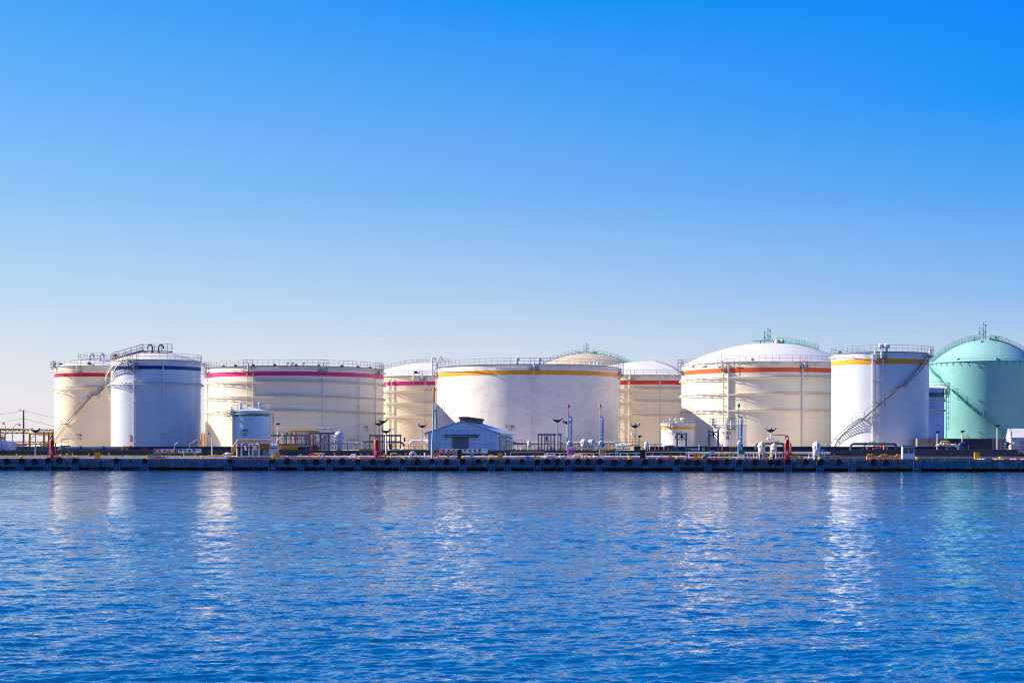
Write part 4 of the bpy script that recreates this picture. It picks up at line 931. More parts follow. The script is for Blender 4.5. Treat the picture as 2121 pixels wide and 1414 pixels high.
# ------------------------------------------------------------ warehouse
def local(o, x, y, z): return o + UX * x + UY * y + UZ * z
PANB = mat('pale_blue_cladding', (0.60, 0.80, 0.95), .55, var=.12, scale=.7, stretch=(1, 1, .4)); ROOFB = mat('corrugated_roof', (0.80, 0.86, 0.94), .45, var=.15, scale=1.2, stretch=(.3, 2, 1))
v0 = 19.0; o = Q(958.3, v0, LAND); gz = Qp(958, 873.8, v0).z - LAND; ez = Qp(958, 897.2, v0).z - LAND; hw = (Q(1030, v0, 0) - Q(886.5, v0, 0)).length / 2; dep = 24.0
wh = thing('warehouse', 'pale blue gabled warehouse with a dark ridge vent and grey sliding doors', 'warehouse', o)
mb = MB(); mb.prism([local(o, -hw, 0, 0), local(o, hw, 0, 0), local(o, hw, 0, ez), local(o, 0, 0, gz), local(o, -hw, 0, ez)], UY * dep); build('wall', mb, PANB, wh, smooth=False)
mb = MB(); sl = (gz - ez) / hw; ov = .55
for s in (-1, 1):
    a = [local(o, 0, -.25, gz + .03), local(o, s * (hw + ov), -.25, ez - sl * ov + .03)]
    mb.prism([a[0], a[1], a[1] + UZ * .16, a[0] + UZ * .16], UY * (dep + .5))
rf = build('roof', mb, ROOFB, wh, smooth=False)
mb = MB()
for s in (-1, 1):
    for k in range(46):
        y = -.2 + k * (dep + .4) / 45; mb.beam(local(o, s * .2, y, gz + .17 - sl * .2), local(o, s * (hw + ov), y, ez - sl * ov + .21), .07, .06)
g = build('roof_rib', mb, ROOFB, wh, smooth=False); g.parent = rf; g['kind'] = 'stuff'
VB = mat('rusty_dark_vent', (.07, .045, .04), .7, var=.5, scale=3)
for i in range(4):
    mb = MB(); y = .6 + i * 4.9; c = local(o, .1, y, gz - .15); prof = [(-.62, 0), (-.62, .62), (-.85, .68), (-.92, .85), (-.66, 1.02), (.66, 1.02), (.92, .85), (.85, .68), (.62, .62), (.62, 0)]
    mb.prism([c + UX * a_ + UZ * b2 for a_, b2 in prof], UY * 4.7); g = build('ridge_vent', mb, VB, wh, smooth=False)
mb = MB()
for s in (-1, 1): mb.beam(local(o, 0, -.30, gz + .10), local(o, s * (hw + ov), -.30, ez - sl * ov + .10), .05, .30)
build('barge_board', mb, mat('blue_trim', (.22, .42, .70), .5), wh, smooth=False)
mb = MB(); n = 12
for k in range(1, n): x = -hw + 2 * hw * k / n; top = gz - sl * abs(x) - .15; mb.box(local(o, x, -.012, top / 2), (.035, .024, top))
for z in (1.55, 3.65): mb.box(local(o, 0, -.014, z - 0), (2 * hw - .3, .03, .05))
g = build('cladding_seam', mb, mat('seam_blue', (.30, .42, .58), .6), wh, smooth=False); g['kind'] = 'stuff'
DOORG = mat('grey_door', (.17, .19, .23), .5, var=.25)
for s in (-1, 1): mb = MB(); mb.box(local(o, -.35 + s * .66, -.06, 1.32), (1.30, .08, 2.56)); build('sliding_door', mb, DOORG, wh, smooth=False)
mb = MB(); mb.prism([local(o, -3.05, -.03, 2.95), local(o, 2.65, -.03, 2.95), local(o, 2.45, -.75, 2.66), local(o, -2.85, -.75, 2.66)], (0, 0, .12)); mb.box(local(o, -.2, -.06, 2.72), (5.3, .1, .16)); build('door_canopy', mb, mat('canopy_dark', (.05, .07, .10), .5), wh, smooth=False)
for x in (-3.4, 4.7): mb = MB(); mb.lathe(local(o, x, -.03, 2.9), [(.10, 0), (.12, .12), (.02, .18)], 10, axis=-UY); build('wall_lamp', mb, GREYL, wh)
mb = MB(); mb.beam(local(o, -hw, .1, 3.0), local(o, -hw - .75, .1, 2.88), .12, .10); build('side_bracket', mb, GREYB, wh)
for y in (2.0, 11.5):
    mb = MB(); mb.prism([local(o, hw + .02, y, 2.75), local(o, hw + 1.1, y, 2.45), local(o, hw + 1.1, y + 2.2, 2.45), local(o, hw + .02, y + 2.2, 2.75)], (0, 0, .10)); mb.beam(local(o, hw, y + .1, 1.9), local(o, hw + .9, y + .1, 2.45), .05); build('side_awning', mb, GREYB, wh, smooth=False)
    mb = MB(); mb.box(local(o, hw + .03, y + 1.1, 1.15), (.06, 1.6, 2.3)); build('side_door', mb, DOORG, wh, smooth=False)
for y in (6.0, 8.4, 15.5, 18.0, 20.5):
    mb = MB(); mb.box(local(o, hw + .02, y, 1.55), (.05, 1.1, 1.3)); g = build('window_frame', mb, GREYL, wh, smooth=False); mb = MB(); mb.box(local(o, hw + .055, y, 1.55), (.02, .9, 1.1)); h = build('pane', mb, mat('dark_glass', (.01, .03, .035), .08), wh, smooth=False); h.parent = g
mb = MB(); mb.lathe(local(o, hw + 1.2, 14, .35), [(.15, -.12), (.45, -.12), (.45, .12), (.15, .12)], 18, axis=UX); solo('spare_tyre', mb, RUBBER, 'black tyre leaning against the right wall of the blue warehouse', 'tyre', local(o, hw + 1.2, 14, 0))

# ------------------------------------------------------------ poles and lamps
def floodlight(px, py, v, label, heads=2, z0=LAND, m=GREYL, tray=1.0, extra=False):
    b = Q(px, v, z0); top = Qp(px, py, v).z; r = thing('floodlight_mast', label, 'floodlight', b, 'floodlight masts along the quay'); mb = MB(); mb.cyl(b, Vector((b.x, b.y, top)), .13, 8, .09); mb.lathe(b, [(.26, 0), (.26, .05), (.14, .08)], 10); build('pole', mb, m, r)
    t_ = Vector((b.x, b.y, top)); mb = MB(); mb.prism([t_ + UX * x - UY * .25 + UZ * z for x, z in ((-.85 * tray, .38), (.85 * tray, .38), (.62 * tray, .18), (.12, -.05), (-.12, -.05), (-.62 * tray, .18))], UY * .5); build('lamp_tray', mb, DARK, r)
    xs = [-.75, .75] if heads == 2 else [-.8, 0, .8]
    for i, x in enumerate(xs):
        c = t_ + UX * x * tray + UZ * .54; mb = MB(); ax = (UX * (.6 if x >= 0 else -.6) - UY * .8 - UZ * .15); mb.beam(t_ + UX * x * tray + UZ * .36, c, .05); mb.lathe(c, [(.07, -.14), (.13, -.08), (.16, .10), (.17, .13)], 12, axis=ax)
        h = build('lamp_head', mb, GREYB, r); mb = MB(); mb.lathe(c, [(.01, .132), (.15, .135), (.15, .145), (.01, .15)], 12, axis=ax); g = build('lens', mb, mat('lamp_lens', (.22, .25, .30), .15), r); g.parent = h
    if extra:
        for s in (-1, 1): mb = MB(); c = t_ - UZ * 1.0 + UX * s * .4; mb.beam(t_ - UZ * 1.05, c, .05); mb.lathe(c, [(.05, -.15), (.18, .15)], 10, axis=(s, -.2, 0)); build('loudspeaker', mb, WHITE, r)
    return r
for px, py, v, h, e, m, l in ((73.5, 895, 9.5, 2, 0, GREYL, 'grey floodlight mast with dark lamp tray left of the leftmost fire monitor'), (785, 880.5, 17, 2, 0, GREYB, 'slim floodlight mast behind the red fire monitor near T-101'), (792.8, 876, 15, 2, 0, GREYB, 'taller floodlight mast just right of the red fire monitor near T-101'),
                           (799.5, 896.5, 9.3, 2, 0, WHITE, 'white floodlight mast with pale lamps in front of the steel frame shelter'), (875, 885, 22, 2, 0, GREYL, 'grey floodlight mast between the rear pink striped tank and the warehouse'), (1154.4, 874, 14, 2, 0, GREYL, 'grey floodlight mast left of the pink-tipped loading arm'),
                           (1174.5, 877.5, 18, 2, 0, GREYL, 'floodlight mast half hidden behind the pink-tipped loading arm'), (1315, 885.5, 16, 3, 1, GREYL, 'dark three-lamp mast with white loudspeakers in front of the scarlet striped tank'), (1596.5, 894.5, 9.3, 3, 1, WHITE, 'white three-lamp mast between the two white vessels')):
    floodlight(px, py, v, l, h, z0=DECK if v < 11 else LAND, m=m, extra=bool(e), tray=.82)
def simple_pole(px, py, v, label, m=WHITE, z0=LAND, kind='camera_pole', head='box'):
    b = Q(px, v, z0); top = Qp(px, py, v).z; r = thing(kind, label, 'pole', b); mb = MB(); t_ = Vector((b.x, b.y, top)); mb.cyl(b, t_, .10, 8, .07); build('pole', mb, m, r)
    mb = MB(); mb.box(t_ + UZ * .12, (.42, .36, .30)); mb.box(t_ + UX * .28 + UZ * .2, (.22, .2, .18)); build('camera_head', mb, DARK, r, smooth=False); return r
simple_pole(575.5, 879.5, 22, 'white pole with grey camera head above the pipe rack'); simple_pole(1941.3, 896, 16, 'white pole with dark lamp head in front of the green striped tank'); simple_pole(1993, 895, 18, 'thin white pole with dark head in front of the green dome, left one'); simple_pole(2065.5, 883.5, 15, 'tall white pole with dark head in front of the green dome shadow'); simple_pole(1324.5, 905, 24, 'thin pole with small lamp head right of the dark three-lamp mast', GREYL)
def street_lamp(px, py, v, arm, label, z0, m=GREYL, drop=True):
    b = Q(px, v, z0); top = Qp(px, py, v).z; r = thing('street_lamp', label, 'street lamp', b, 'street lamps by the quay'); mb = MB(); t_ = Vector((b.x, b.y, top)); s = 1 if arm > 0 else -1; n = 10; L_ = abs(arm)
    pts = [b, t_ - UZ * 1.1] + [t_ - UZ * 1.1 + UX * s * L_ * (1 - math.cos(math.pi / 2 * i / n)) ** .9 + UZ * 1.1 * math.sin(math.pi / 2 * i / n) for i in range(1, n + 1)]
    mb.tube(pts, [.11, .08] + [.055] * n, 8); build('pole', mb, m, r); mb = MB(); e = pts[-1]; mb.lathe(e - UZ * .32, [(.22, 0), (.24, .08), (.12, .26), (.05, .34)], 12); build('lamp_head', mb, GREYB, r)
street_lamp(26, 877, 13, 1.1, 'grey curved street lamp at the far left in front of the yellow bridge', LAND); street_lamp(439, 895.5, 9.5, -.65, 'curved street lamp standing right of the first safety sign', DECK, WHITE); street_lamp(2095, 879, 16, -1.9, 'rusty-armed street lamp in front of the white gabled building', LAND, mat('rust_pole', (.5, .34, .3), .6, var=.4, scale=2)); street_lamp(11.5, 875, 60, -.5, 'thin distant lamp post above the yellow roof at far left', LAND)
pole = thing('utility_pole', 'dark utility pole with crossarm standing left of the tanks', 'utility pole', Q(48.8, 150, LAND)); b = Q(48.8, 150, LAND); top = Qp(48.8, 849, 150); mb = MB(); mb.cyl(b, top, .27, 8, .2); build('pole', mb, mat('pole_brown', (.08, .05, .06), .8), pole); mb = MB(); mb.beam(top - UX * 1.3 - UZ * .1, top + UX * .5 - UZ * .1, .12); build('crossarm', mb, GREYB, pole)
mb = MB()
for x in (-1.2, -.75, .45): mb.lathe(top + UX * x, [(.05, 0), (.09, .06), (.05, .18), (.07, .25)], 8)
build('insulator', mb, GREYB, pole, smooth=True)
for i, (za, zb, d) in enumerate(((851, 852.5, 'upper'), (868, 866, 'lower'))):
    mb = MB(); a = Qp(-60, za, 150); b = Qp(48.8, zb if i else 849.6, 150); pts = [a.lerp(b, k / 14) - UZ * .9 * math.sin(math.pi * k / 14) for k in range(15)]; c = Qp(230, 866 if not i else 888, 150); pts += [b.lerp(c, k / 14) - UZ * 1.2 * math.sin(math.pi * k / 14) for k in range(1, 15)]
    mb.tube(pts, .03, 4); solo('power_line', mb, DARK, f'thin {d} power line sagging past the utility pole', 'cable', b)

# ------------------------------------------------------------ fire monitors, loading arms
def fire_monitor(px, ptop, v, label, turn):
    b = Q(px, v, DECK); H_ = Qp(px, ptop, v).z - DECK; r = thing('fire_monitor', label, 'fire monitor', b, 'red fire monitor towers on the quay'); mb = MB(); w = .36
    mb.lathe(b + UZ * .25, [(w, 0), (w, H_ - .35), (w * .8, H_ - .25), (.1, H_ - .2)], 14); build('tower', mb, RED, r)
    mb = MB(); mb.base_box(b, (1.3, .9, .25)); build('base_block', mb, NIGHT, r, smooth=False)
    mb = MB(); t_ = b + UZ * (H_ + .0); mb.tube([t_ - UX * .22, t_ - UX * .22 + UZ * .45, t_ + UZ * .72, t_ + UX * .22 + UZ * .45, t_ + UX * .22], .06, 8); mb.cyl(t_ + UZ * .68, t_ + UZ * .78 + UX * turn * 2.3, .07, 8, .045); mb.lathe(t_ + UZ * .5, [(.12, -.1), (.14, .2)], 10); build('nozzle', mb, mat('worn_red', (.48, .04, .05), .5, var=.3), r)
    mb = MB(); mb.tube([b + UX * w * 1.25 + UZ * H_ * .85, b + UX * w * 1.6 + UZ * H_ * .78, b + UX * w * 1.6 + UZ * .7, b + UX * w * 1.9 + UZ * .4, b + UX * 1.3 + UZ * .35, b + UX * 1.45 + UZ * .1, b + UX * 2.6 + UZ * .1], .10, 8); build('supply_pipe', mb, YEL, r)
    mb = MB(); mb.box(b - UY * (w + .05) + UZ * 1.05 - UX * .05, (.3, .06, .62)); build('notice_plate', mb, WHITE, r, smooth=False)
    mb = MB()
    for s in (-1, 1): mb.lathe(b + UX * s * (w + .06) + UZ * 1.0, [(.02, 0), (.22, 0), (.22, .16), (.02, .16)], 12, axis=UX * s)
    mb.beam(b + UX * w + UZ * .8, b + UX * (w + .4) + UZ * .8, .2, .3); build('valve_wheel', mb, RED, r)
fire_monitor(107.5, 911, 1.7, 'dark red fire monitor tower with long arm pointing left below T-201', -1); fire_monitor(779.5, 911, 1.7, 'bright red fire monitor tower in front of T-101 near the steel frame shelter', .75); fire_monitor(1630, 911, 1.7, 'bright red fire monitor tower in front of the orange striped tank', -.9)
def loading_arm(px, ptop, v, m, label, base_m=None, style=0):
    b = Q(px, v, DECK); z = lambda py: Qp(px, py, v).z; k = QY(px, v) / F; r = thing('loading_arm', label, 'loading arm', b, 'marine loading arms on the quay'); X = lambda d: b + UX * d * k
    def pt(d, py): p = X(d); return Vector((p.x, p.y, z(py)))
    if style:
        mb = MB(); mb.tube([pt(0, 949), pt(1, 912), pt(2, 886)], [.24, .17, .13], 10); mb.tube([pt(2, 886), pt(3.4, 832)], [.13, .12], 10); build('riser', mb, SKYP, r)
        mb = MB(); mb.cyl(pt(3.4, 832), pt(4.2, 811), .13, 8); mb.lathe(pt(4.3, 809), [(.04, 0), (.34, .02), (.30, .22), (.10, .3), (.07, .55)], 12); build('counterweight', mb, m, r)
        mb = MB(); mb.tube([pt(3.4, 851), pt(7, 850), pt(9, 852), pt(10, 862), pt(10.5, 926)], .12, 8); build('outer_arm', mb, SKYP, r)
        mb = MB(); mb.cyl(pt(10.2, 926), pt(10.2, 941), .15, 8); mb.box(pt(8, 940), (.9, .4, .42)); build('swivel_joint', mb, m, r)
        mb = MB(); mb.tube([pt(2, 907), pt(4, 903), pt(7, 904), pt(7.5, 910)], .14, 8); mb.tube([pt(4, 912), pt(6, 920)], .07, 6); mb.beam(pt(3.4, 863), pt(10, 863), .06); build('elbow', mb, WHITE, r)
        return
    mb = MB(); mb.box(pt(0, 935) , (.34, .34, z(921) - z(949.5))); mb.box(pt(5.6, 936) , (.28, .34, z(923) - z(949.5))); mb.base_box(pt(2.5, 950), (1.15, .7, .18)); build('pedestal', mb, WHITE, r)
    mb = MB(); mb.tube([pt(0, 921), pt(0, 916.5), pt(2, 914.2), pt(5, 914), pt(7, 917)], .17, 10); build('elbow', mb, PIPEW, r)
    mb = MB(); mb.tube([pt(-.6, 906), pt(-.4, 869), pt(0.2, 862)], [.10, .085, .075], 8); mb.tube([pt(-.6, 906), pt(.2, 909), pt(3, 909.5), pt(5.5, 911), pt(6.3, 914)], .085, 8); build('inner_arm', mb, SKYP, r)
    mb = MB(); mb.tube([pt(0, 863.5), pt(3, 863), pt(6, 863.6), pt(7, 868), pt(6.3, 913), pt(6.5, 922)], .09, 8); build('outer_arm', mb, SKYP, r)
    mb = MB(); mb.cyl(pt(0, 862), pt(0.3, ptop + 7), .075, 8, .06); mb.lathe(pt(0, 862.5), [(.13, 0), (.13, .14)], 10); mb.lathe(pt(0.35, ptop + 7.2), [(.05, -.02), (.2, .08), (.2, .42), (.08, .54)], 12); build('counterweight', mb, m, r)
    mb = MB(); mb.box(pt(6, 935.3) - UY * .35, (.85, .4, .62)); build('drive_box', mb, m if base_m is None else base_m, r, smooth=False)
    mb = MB(); mb.beam(pt(-.3, 883), pt(6.5, 883), .04); mb.beam(pt(3, 884), pt(3.8, 909), .03); mb.tube([pt(6, 872), pt(5.2, 886), pt(5, 898), pt(5.6, 905)], .06, 6); build('cable_stay', mb, GREYL, r)
    mb = MB(); mb.box(pt(6, 922), (.36, .36, .4)); build('swivel_joint', mb, GREYB, r)
loading_arm(895, 811, 2.2, ORG, 'tall loading arm with orange-red tip in front of the blue warehouse', style=1)
loading_arm(1177.5, 837, 2.0, PINKP, 'loading arm with pink tip and pink drive box'); loading_arm(1242.5, 837, 2.0, YEL, 'loading arm with amber tip and amber drive box'); loading_arm(1530, 836, 2.0, GRN, 'loading arm with green tip and green drive box')

# ------------------------------------------------------------ vessels
def vessel(px, ptop, pbot, wpx, v, m, label, z0=None, legs=True, flange=True, band=CREAM):
    k = QY(px, v) / F; r_ = wpx * k / 2; b = Q(px, v, z0 if z0 is not None else Qp(px, pbot, v).z); zt = Qp(px, ptop, v).z; zb = Qp(px, pbot, v).z; r = thing('filter_vessel', label, 'vessel', b, 'upright white filter vessels'); H_ = zt - zb
    mb = MB(); c = Vector((b.x, b.y, zb)); lo = .16 * H_ if legs else 0
    mb.lathe(c, [(.02, lo), (r_ * .6, lo + .04 * H_), (r_ * .84, lo + .12 * H_), (r_ * .86, .66 * H_)], 24); build('shell', mb, m, r)
    mb = MB(); mb.lathe(c, [(r_ * .98, .70 * H_), (r_ * .9, .82 * H_), (r_ * .62, .92 * H_), (r_ * .2, .97 * H_), (.02, .98 * H_)], 24); build('domed_lid', mb, m, r)
    mb = MB(); mb.lathe(c, [(r_ * .86, .64 * H_), (r_, .645 * H_), (r_, .70 * H_), (r_ * .9, .705 * H_)], 24)
    for i in range(18): a = 2 * math.pi * i / 18; p = c + Vector((math.cos(a) * r_ * .97, math.sin(a) * r_ * .97, .60 * H_)); mb.cyl(p, p + UZ * .14 * H_, .035, 5)
    build('bolted_flange', mb, band, r)
    if legs:
        for a in (R(45), R(135), R(225), R(315)): mb = MB(); p = c + Vector((math.cos(a) * r_ * .8, math.sin(a) * r_ * .8, -.0)); mb.cyl(p - UZ * (zb - b.z), p + UZ * .35 * H_, .06, 6); build('leg', mb, m, r)
    mb = MB(); mb.cyl(c + UZ * .96 * H_, c + UZ * 1.06 * H_, .05, 6); mb.cyl(c - UY * r_ + UZ * .5 * H_, c - UY * (r_ + .01) + UZ * 1.0 * H_, .05, 6); build('vent_pipe', mb, m, r)
vessel(702, 892, 933, 23, 18, mat('vessel_lavender', (.70, .72, .80), .35, var=.1), 'biggest white filter vessel with domed lid right of the pipe rack', z0=LAND, legs=False)
vessel(1209.5, 908.5, 930, 15, 16, WHITE, 'left one of the two white bolted pots between the loading arms', z0=LAND); vessel(1225.8, 909, 930, 16, 16, WHITE, 'right one of the two white bolted pots between the loading arms', z0=LAND)
vessel(1339, 913.5, 933, 9.5, 15, WHITE, 'slim white vessel behind the near-black cabinet', z0=LAND); vessel(1577.5, 914, 943, 17, 4, CREAM, 'cream vessel with bolted lid left of the white three-lamp mast', z0=DECK); vessel(1603.5, 917, 938, 13, 4.6, CREAM, 'smaller cream vessel right of the white three-lamp mast', z0=DECK)
vessel(1691, 913.5, 949, 17.5, 2.4, WHITE, 'lone white vessel on legs with bolted lid near the grey A-frame stand', z0=DECK); vessel(1096, 911, 930, 8, 17, WHITE, 'small white vessel with twin spouts beside the steel frame left of the mast', z0=LAND)

# ------------------------------------------------------------ gate frames and steel shelters
def gate(px0, px1, ptop, v, label):
    a = Q(px0, v, LAND); b = Q(px1, v, LAND); zt = Qp(px0, ptop, v).z; r = thing('gate_frame', label, 'steel frame', (a + b) / 2, 'grey steel gate frames'); tp = Vector((0, 0, zt - LAND))
    for p in (a, b): mb = MB(); mb.beam(p, p + tp, .30, .30); build('column', mb, GREYB, r)
    mb = MB(); mb.beam(a + tp - UZ * .3 + UX * .16, b + tp - UZ * .3 - UX * .16, .28, .22)
    for p, s in ((a, 1), (b, -1)): mb.beam(p + tp - UZ * 1.2 + UX * s * .12, p + tp - UZ * .4 + UX * s * .75, .16)
    build('crossbeam', mb, GREYB, r); c = (a + b) / 2 + tp; mb = MB(); mb.box(c - UZ * .62, (.34, .3, .4)); mb.cyl(c - UZ * .8, c - UZ * 1.25, .09, 8); build('hoist', mb, DARK, r)
gate(1403, 1421.5, 895.3, 15, 'grey steel gate frame with hoist in front of the amber striped small tank'); gate(1468.5, 1487.5, 890, 15, 'grey steel gate frame with hoist left of the T-301 tank')
def shelter(pxs, ptop, v, label, depth=3.0, drop=None):
    r = thing('steel_frame', label, 'steel frame', Q(pxs[0], v, LAND), 'open steel frames over the pipework'); zt = Qp(pxs[0], ptop, v).z
    for i, c in enumerate(pxs):
        p = Q(c, v + (depth if i % 2 else 0), LAND); mb = MB(); mb.beam(p, Vector((p.x, p.y, zt)), .16, .16); build('column', mb, GREYB, r)
    mb = MB()
    for d in (0, depth): mb.beam(Q(pxs[0] - 1, v + d, zt), Q(pxs[-1] + 2, v + d, zt), .18, .26)
    for c in pxs: mb.beam(Q(c, v + .1, zt + .01), Q(c, v + depth - .1, zt + .01), .14, .18)
    mb.beam(Q(pxs[0], v + .2, zt - 1.1), Q(pxs[-1], v + .2, zt - 1.1), .08)
    build('roof_frame', mb, GREYB, r); mb = MB(); c = Q(drop, v, zt - .15); mb.box(c - UZ * .5, (.2, .3, .7)); build('hoist', mb, DARK, r)
shelter([766, 777, 786.5, 796, 807, 811.5, 820, 829.5], 901.5, 15, 'open blue-grey steel frame over the pipework near the red fire monitor', drop=838); shelter([1115, 1122, 1128.5, 1135, 1141, 1148, 1161.5], 899.5, 15, 'open blue-grey steel frame left of the pink-tipped loading arm', drop=1132)

# ------------------------------------------------------------ pipework behind the wall
def pipe_loop(pts, v, r_, m, label, name='pipe_loop', cat='pipe', flanges=True, z=None):
    q = [Qp(px, py, v + (p3[0] if p3 else 0)) for px, py, *p3 in pts]; root = thing(name, label, cat, q[0]); sm = []
    for i, p in enumerate(q):                                        # round the corners
        if 0 < i < len(q) - 1:
            a = (q[i - 1] - p); b = (q[i + 1] - p); d = min(a.length, b.length, r_ * 5) * .48; a.normalize(); b.normalize()
            for k in range(5): s = k / 4; sm.append((p + a * d).lerp(p, s).lerp(p.lerp(p + b * d, s), s))
        else: sm.append(p)
    mb = MB(); mb.tube(sm, r_, 8); build('pipe_run', mb, m, root)
    if flanges:
        mb = MB()
        for a, b in zip(q, q[1:]):
            L_ = (b - a).length
            if L_ > 1.2:
                d = (b - a) / L_
                for s in ((.3, .7) if L_ > 4 else (.5,)): mb.lathe(a.lerp(b, s) - d * .05, [(r_, 0), (r_ * 1.45, 0), (r_ * 1.45, .1), (r_, .1)], 12, axis=d)
        if mb.v: build('flange', mb, m, root)
    return root
PL = pipe_loop
PL([(120, 932.5), (131, 928.5), (250, 928.5), (258, 931), (262, 934)], 16, .30, STEELPIPE, 'thick dark blue pipe lying along the foot of T-201'); PL([(126, 922), (128, 929), (130, 932)], 16, .25, SKYP, 'pale blue pipe end by the foot of the T-201 stair')
PL([(253, 932), (253, 924.5), (261, 924.5), (261, 932)], 15, .09, YEL, 'small yellow pipe hoop left of the red wall box'); PL([(265, 932), (266, 924.5), (273, 924), (276, 926)], 15.4, .10, RED, 'small dark red pipe bend below T-202')
PL([(123, 943), (126, 940), (130, 943.5)], 3.4, .09, ORG, 'orange valve stub right of the leftmost fire monitor'); PL([(138, 950), (138, 941), (140, 939), (142.5, 941), (142.5, 945)], 2, .10, YEL, 'yellow swan-neck pipe right of the orange valve stub'); PL([(184, 945), (184, 938.5)], 3.2, .10, ORG, 'short orange post on the yellow pipe below T-201')
PL([(640, 950), (640, 944), (642, 940.5), (651, 939.5)], 2.2, .11, RED, 'red pipe bend rising from the quay left of the yellow loop'); PL([(651, 939.5), (668, 939.5), (672, 939.5), (672.5, 945)], 2.2, .11, YEL, 'yellow pipe joined to the red bend in front of the dark wall'); PL([(650, 941), (650, 947), (656, 948.5), (658, 946), (658, 940)], 1.9, .07, YEL, 'thin yellow U-shaped pipe hanging under the yellow pipe')
PL([(664, 941), (672, 941)], 1.9, .16, GREYB, 'grey valve body on the yellow pipe'); PL([(663, 940.8), (671.5, 941), (672, 945)], 4.5, .10, PIPEW, 'short white pipe bend near the quay edge at the pipe loops', flanges=False)
PL([(663.5, 941.5), (670, 941), (672, 944)], 5.5, .13, PIPEW, 'pale elbow pipe behind the grey valve')
PL([(725, 948), (728, 942), (731, 941.5), (737, 941.5), (737, 944)], 2.4, .12, PIPEW, 'white angled valve pipe left of the red fire monitor near T-101')
PL([(809.5, 949), (809.5, 939), (822.5, 939), (822.5, 944)], 2.2, .11, YEL, 'yellow square pipe loop standing on the quay'); PL([(786, 944), (791, 949), (797, 949), (799, 942), (796, 941)], 2.0, .12, YEL, 'low yellow pipe snaking right from the red fire monitor'); PL([(794, 941.5), (800, 941.5)], 2.6, .2, ORG, 'rusty orange valve at the foot of the white floodlight mast')
PL([(849, 945), (850, 937), (858, 936), (861, 941), (864, 944)], 3, .16, PIPEW, 'white branching valve pipe left of the red-tipped loading arm'); PL([(870, 946), (870, 941)], 3, .12, PIPEW, 'white valve with pink handwheel, shorter one'); PL([(880, 946), (880, 937)], 3, .14, PIPEW, 'white valve with pink handwheel, taller one')
PL([(1012.5, 949), (1012.5, 942), (1022.5, 942), (1022.5, 948)], 2, .07, YEL, 'small yellow hoop guard right of the second safety sign')
PL([(1127, 947), (1133, 944), (1150, 944), (1156, 947)], 3, .14, PIPEW, 'pale manifold pipe left of the pink-tipped loading arm'); PL([(1133, 949), (1133, 938.5), (1146, 938.5), (1146, 947)], 2.6, .06, SKYP, 'blue guard hoop over the pale manifold'); PL([(1186, 947), (1190, 942.5), (1205, 942), (1212, 945)], 3, .15, PIPEW, 'pale manifold pipe right of the pink-tipped loading arm')
PL([(1200, 948), (1200, 938.5), (1225.5, 938.5), (1225.5, 948)], 2.2, .08, YEL, 'yellow guard frame between the two loading arms'); PL([(1209, 938), (1209, 948)], 2.2, .08, ORG, 'orange post inside the yellow guard frame'); PL([(1203, 947), (1222, 946.5)], 2.8, .2, PIPEW, 'fat white pipe inside the yellow guard frame')
PL([(1378, 949), (1385, 949), (1385.5, 943), (1390, 943.5), (1390, 949), (1397, 947)], 1.6, .10, RED, 'red hose valve standing on the quay'); PL([(1389, 944), (1389, 941.5)], 1.6, .16, RED, 'red handwheel on top of the red hose valve')
for x0 in (1489.5, 1501.5): PL([(x0, 949), (x0, 937.5), (x0 + 7.5, 937.5), (x0 + 7.5, 949)], 2, .07, YEL, 'yellow hose frame on the quay, ' + ('left one of the pair' if x0 < 1495 else 'right one of the pair'), flanges=False)
PL([(1449, 948), (1449, 942)], 2, .10, YEL, 'short yellow post right of the yellow cabinet'); PL([(1455.5, 948), (1455.5, 941.5)], 2.4, .09, YEL, 'thin yellow post left of the green pump'); PL([(1459, 948), (1459, 943.5), (1463, 943.5), (1463, 948)], 1.7, .16, GRN, 'dark green pump on the quay edge')
PL([(1566, 930), (1566, 919.5), (1578, 918.5), (1620, 918.5), (1624.5, 921), (1624.5, 930)], 6.5, .20, STEELPIPE, 'dark blue pipe hoop over the cream vessels'); PL([(1376, 932), (1376, 924), (1397, 924), (1397, 932)], 15, .17, STEELPIPE, 'dark blue pipe hoop in front of the amber striped small tank'); PL([(1384, 932), (1384, 925)], 15.5, .15, ORG, 'short orange pipe under the dark blue hoop'); PL([(1391, 933), (1391, 925)], 15.2, .12, STEELPIPE, 'vertical dark blue pipe under the hoop')
PL([(1762.5, 932), (1762.5, 921), (1767, 919), (1852, 919), (1856, 922), (1856, 931.5)], 14, .20, STEELPIPE, 'long dark blue pipe hoop in front of the tall white tank'); PL([(1808, 931), (1809, 928.5), (1824, 928), (1826, 923), (1828, 930)], 13.5, .11, RED, 'bright red pipe bend under the long dark blue hoop'); PL([(1831, 931), (1831, 921)], 13.4, .14, YEL, 'yellow vertical pipe under the long dark blue hoop'); PL([(1784, 931), (1791, 922)], 14, .08, YEL, 'slanted yellow rail under the long dark blue hoop')
PL([(1798, 919.5), (1800, 914.5), (1811, 914.5), (1811, 925)], 17, .07, YEL, 'thin yellow pipe hoop in front of the tall white tank')
PL([(655, 917.5), (727, 917.5), (728.5, 919.5), (728.5, 931)], 16, .17, PIPEW, 'long white pipe passing the big white filter vessel'); PL([(728, 917.5), (757, 917.5), (757, 930)], 17, .15, PIPEW, 'white pipe right of the big filter vessel'); PL([(656, 887), (688, 887), (689, 897)], 20, .15, PIPEW, 'high white pipe above the pipe rack')
PL([(744.5, 918), (747, 914.5), (795, 914.5)], 20, .17, STEELPIPE, 'dark blue pipe at the foot of T-101'); PL([(800, 915), (831, 915), (838, 923)], 20, .17, STEELPIPE, 'dark blue pipe bending down right of the steel frame')
